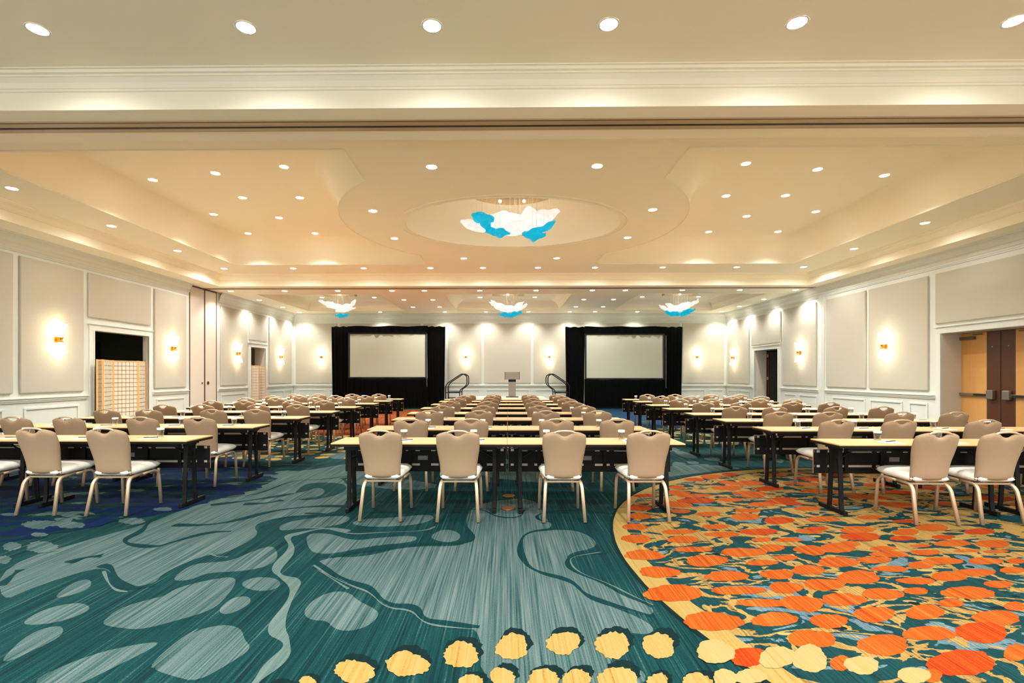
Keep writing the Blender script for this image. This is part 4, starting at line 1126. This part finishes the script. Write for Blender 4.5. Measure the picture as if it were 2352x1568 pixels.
# ------------------------------------------------------------------ training table
TL, TD = 1.824, .48
def make_table(sticker):
    t = thing('training_table', 'x', 'table')
    h = TL / 2
    bm = new(); box(bm, -h, h, 0, TD, .7415, .75, .002); mesh_obj('table_top', bm, M['laminate'], t)
    bm = new(); box(bm, -h - .0005, h + .0005, -.0005, TD + .0005, .7375, .7435); mesh_obj('edge_band', bm, M['lip'], t)
    bm = new(); box(bm, -h, h, .001, TD - .001, .712, .7375); box(bm, -h + .12, h - .12, .05, .075, .672, .712); box(bm, -h + .12, h - .12, TD - .09, TD - .065, .672, .712)
    mesh_obj('under_frame', bm, M['black'], t)
    for s in (-1, 1):
        x = s * (h - .135)
        bm = new()
        for y0, y1 in ((.17, .20), (.37, .33)):
            P = [(x, y1 + (.0), .71), (x, y1, .55)] + [(x, (y0 + y1) / 2, .3), (x, y0 + (.01 if y0 < .3 else -.01), .12), (x, y0, .04)]
            sweep(bm, P, .013, .022, 8, up=(1, 0, 0), rect=True)
        box(bm, x - .02, x + .02, .18, .36, .66, .70)
        lg = mesh_obj('leg', bm, M['black'], t, smooth=False)
        bm = new(); box(bm, x - .02, x + .02, .10, .53, .0, .045, .006); mesh_obj('foot_bar', bm, M['black'], lg)
        bm = new(); sweep(bm, [(x, .26, .55), (x - s * .09, .26, .60), (x - s * .24, .26, .70)], .009, .012, 6); mesh_obj('brace', bm, M['black'], t)
    yb = TD - .045
    bm = new(); box(bm, -h + .012, h - .012, yb, yb + .014, .375, .635, .001); mp = mesh_obj('modesty_panel', bm, M['blackpanel'], t)
    bm = new(); box(bm, -h + .010, h - .010, yb + .0142, yb + .02, .373, .637); mesh_obj('panel_veneer', bm, M['lip'], mp)
    for L, z0, z1 in (([.03, .07, .17, .25, .34, .735, .80, .855, .925, .985], .604, .631), ([.03, .07, .17, .25, .34, .735, .79, .985], .442, .466)):
        W2 = h - .012
        half = [-W2 + .004] + [-W2 + v * W2 / .9 for v in [q * .9 / .985 * .93 for q in L]]
        brk = half + [-v for v in half[::-1]]
        bm = new(); ring = lambda x: [bm.verts.new((x, yb - .004, z0)), bm.verts.new((x, yb - .004, z1)), bm.verts.new((x, yb + .001, z1)), bm.verts.new((x, yb + .001, z0))]
        rs = [ring(x) for x in brk]
        for q, (a, b) in enumerate(zip(rs, rs[1:])):
            for k in range(4):
                f = bm.faces.new((a[k], a[(k + 1) % 4], b[(k + 1) % 4], b[k])); f.material_index = 0 if q % 2 == 1 else 1
        bm.faces.new(rs[0]); bm.faces.new(rs[-1][::-1]); bmesh.ops.recalc_face_normals(bm, faces=bm.faces)
        mesh_obj('panel_rail', bm, [M['strip'], M['blackpanel']], mp)
    for x in (-.17, .17, -.56, .56):
        bm = new(); box(bm, x - .02, x + .02, yb - .02, yb - .006, .40, .70, .002); mesh_obj('panel_bracket', bm, M['black'], mp)
    if sticker:
        bm = new(); box(bm, -.085, .025, yb - .0035, yb - .0005, .505, .552); mesh_obj('label_sticker', bm, M['sticker'], mp)
    freeze(t); return t
TB = make_table(True)

# ------------------------------------------------------------------ things on the tables
def make_glass():
    t = thing('drinking_glass', 'x', 'glass')
    bm = new(); lathe(bm, [(.0001, .001), (.031, .001), (.032, .004), (.036, .095), (.034, .095), (.030, .012), (.0001, .010)], 20); mesh_obj('tumbler', bm, M['glass'], t, smooth=True)
    bm = new(); lathe(bm, [(.0371, .078), (.0375, .096), (.037, .0985), (.0001, .0990)], 20); mesh_obj('paper_cap', bm, M['paper'], t, smooth=False)
    freeze(t); return t
def make_pen():
    bm = new(); sweep(bm, [(-.068, 0, .006), (.05, 0, .006), (.062, 0, .006), (.07, 0, .006)], .0045, n=8)
    return mesh_obj('pen', bm, M['pen'], smooth=True)
GL = make_glass()
bm = new(); box(bm, -.07, .07, -.11, .11, 0, .004, .0008); PAD = mesh_obj('notepad', bm, M['paper'])
PEN = make_pen()

nearL = [5.28, 6.62, 8.00, 9.27, 10.63, 11.98, 13.20, 14.27]
nearC = [5.11, 6.41, 7.78, 8.99, 10.35, 11.70, 13.02, 14.05]
nearR = [5.06, 6.34, 7.60, 8.83, 10.19, 11.45, 12.95, 14.11]
edgeL = [-3.43, -3.40, -3.36, -3.28, -3.26, -3.20, -3.13, -3.05]
seamC = [.01, .02, .02, .02, .03, .04, .05, .06]
edgeR = [3.37, 3.36, 3.34, 3.32, 3.33, 3.33, 3.41, 3.39]
# seat centres read off the photo, metres across the room
CHX = {
 'left': [[-6.3, -5.66, -4.86, -4.12], [-6.41, -5.72, -4.74, -3.99], [-6.34, -5.66, -4.63, -3.94], [-6.29, -5.57, -4.55, -3.83], [-6.22, -5.53, -4.52, -3.83], [-6.21, -5.49, -4.54, -3.81], [-6.14, -5.43, -4.47, -3.71], [-6.03, -5.33, -4.37, -3.62]],
 'middle': [[-1.25, -0.48, 0.57, 1.4], [-1.2, -0.44, 0.63, 1.38], [-1.18, -0.42, 0.6, 1.39], [-1.13, -0.4, 0.58, 1.37], [-1.15, -0.39, 0.61, 1.35], [-1.14, -0.38, 0.62, 1.41], [-1.11, -0.37, 0.63, 1.42], [-1.06, -0.35, 0.64, 1.41]],
 'right': [[4.16, 4.80, 5.86, 6.62], [4.05, 4.80, 5.84, 6.57], [4.03, 4.76, 5.81, 6.6], [3.95, 4.64, 5.69, 6.46], [3.95, 4.69, 5.71, 6.44], [3.91, 4.62, 5.7, 6.44], [3.96, 4.71, 5.74, 6.51], [3.93, 4.7, 5.71, 6.5]]}
NUM = ['nearest', 'second', 'third', 'fourth', 'fifth', 'sixth', 'seventh', 'eighth']
POS = ['leftmost', 'second from left', 'third from left', 'rightmost']
fst = {}
def put(proto, key, loc, rz, label, group):
    if key not in fst:
        fst[key] = 1; proto.location = loc; proto.rotation_euler = (0, 0, rz); proto['label'] = label; proto['group'] = group; return proto
    if proto in TREES: return dup(proto, loc, rz, label, group)
    o = proto.copy(); COL.objects.link(o); o.location = loc; o.rotation_euler = (0, 0, rz); o['label'] = label; o['group'] = group; return o
tag(PAD, 'x', 'notepad'); tag(PEN, 'x', 'pen')
rj = random.Random(21)
for blk, near in (('left', nearL), ('middle', nearC), ('right', nearR)):
    for r in range(8):
        yn = near[r]
        if blk == 'left': xs = [edgeL[r] - TL * 1.5 - .006, edgeL[r] - TL * .5]
        elif blk == 'middle': xs = [seamC[r] - TL * .5 - .002, seamC[r] + TL * .5 + .002]
        else: xs = [edgeR[r] + TL * .5, edgeR[r] + TL * 1.5 + .006]
        for k, x in enumerate(xs):
            put(TB, 'table', (x, yn, 0), rj.uniform(-.0015, .0015), 'light wood folding table with black legs, %s of pair, %s row, %s block' % (['left', 'right'][k], NUM[r], blk), 'folding tables in rows')
        for k, x in enumerate(CHX[blk][r]):
            lab = '%s, %s row, %s block' % (POS[k], NUM[r], blk)
            put(CHR, 'chair', (x, yn + .045 + rj.uniform(-.012, .012), 0), rj.uniform(-.02, .02), 'tan fabric banquet chair with ivory seat, ' + lab, 'banquet chairs at the tables')
            gx = x + (.15 if blk == 'left' else -.15 if blk == 'right' else (.12 if k < 2 else -.13)) + rj.uniform(-.02, .02)
            lo, hi = xs[0] - TL / 2 + .06, xs[1] + TL / 2 - .06
            gx = min(max(gx, lo), hi)
            put(GL, 'glass', (gx, yn + .36, .7505), 0, 'paper capped water glass, %s seat, %s row, %s block' % (POS[k], NUM[r], blk), 'water glasses on the tables')
            px = min(max(gx + (.0 if blk != 'middle' else .05), lo + .05), hi - .05)
            put(PAD, 'pad', (px, yn + .19, .7505), rj.uniform(-.06, .06), 'white notepad beside the glass, %s seat, %s row, %s block' % (POS[k], NUM[r], blk), 'notepads on the tables')
            put(PEN, 'pen', (px + .01, yn + .19, .7548), .25 + rj.uniform(-.2, .2), 'black pen on notepad, %s seat, %s row, %s block' % (POS[k], NUM[r], blk), 'pens on the notepads')
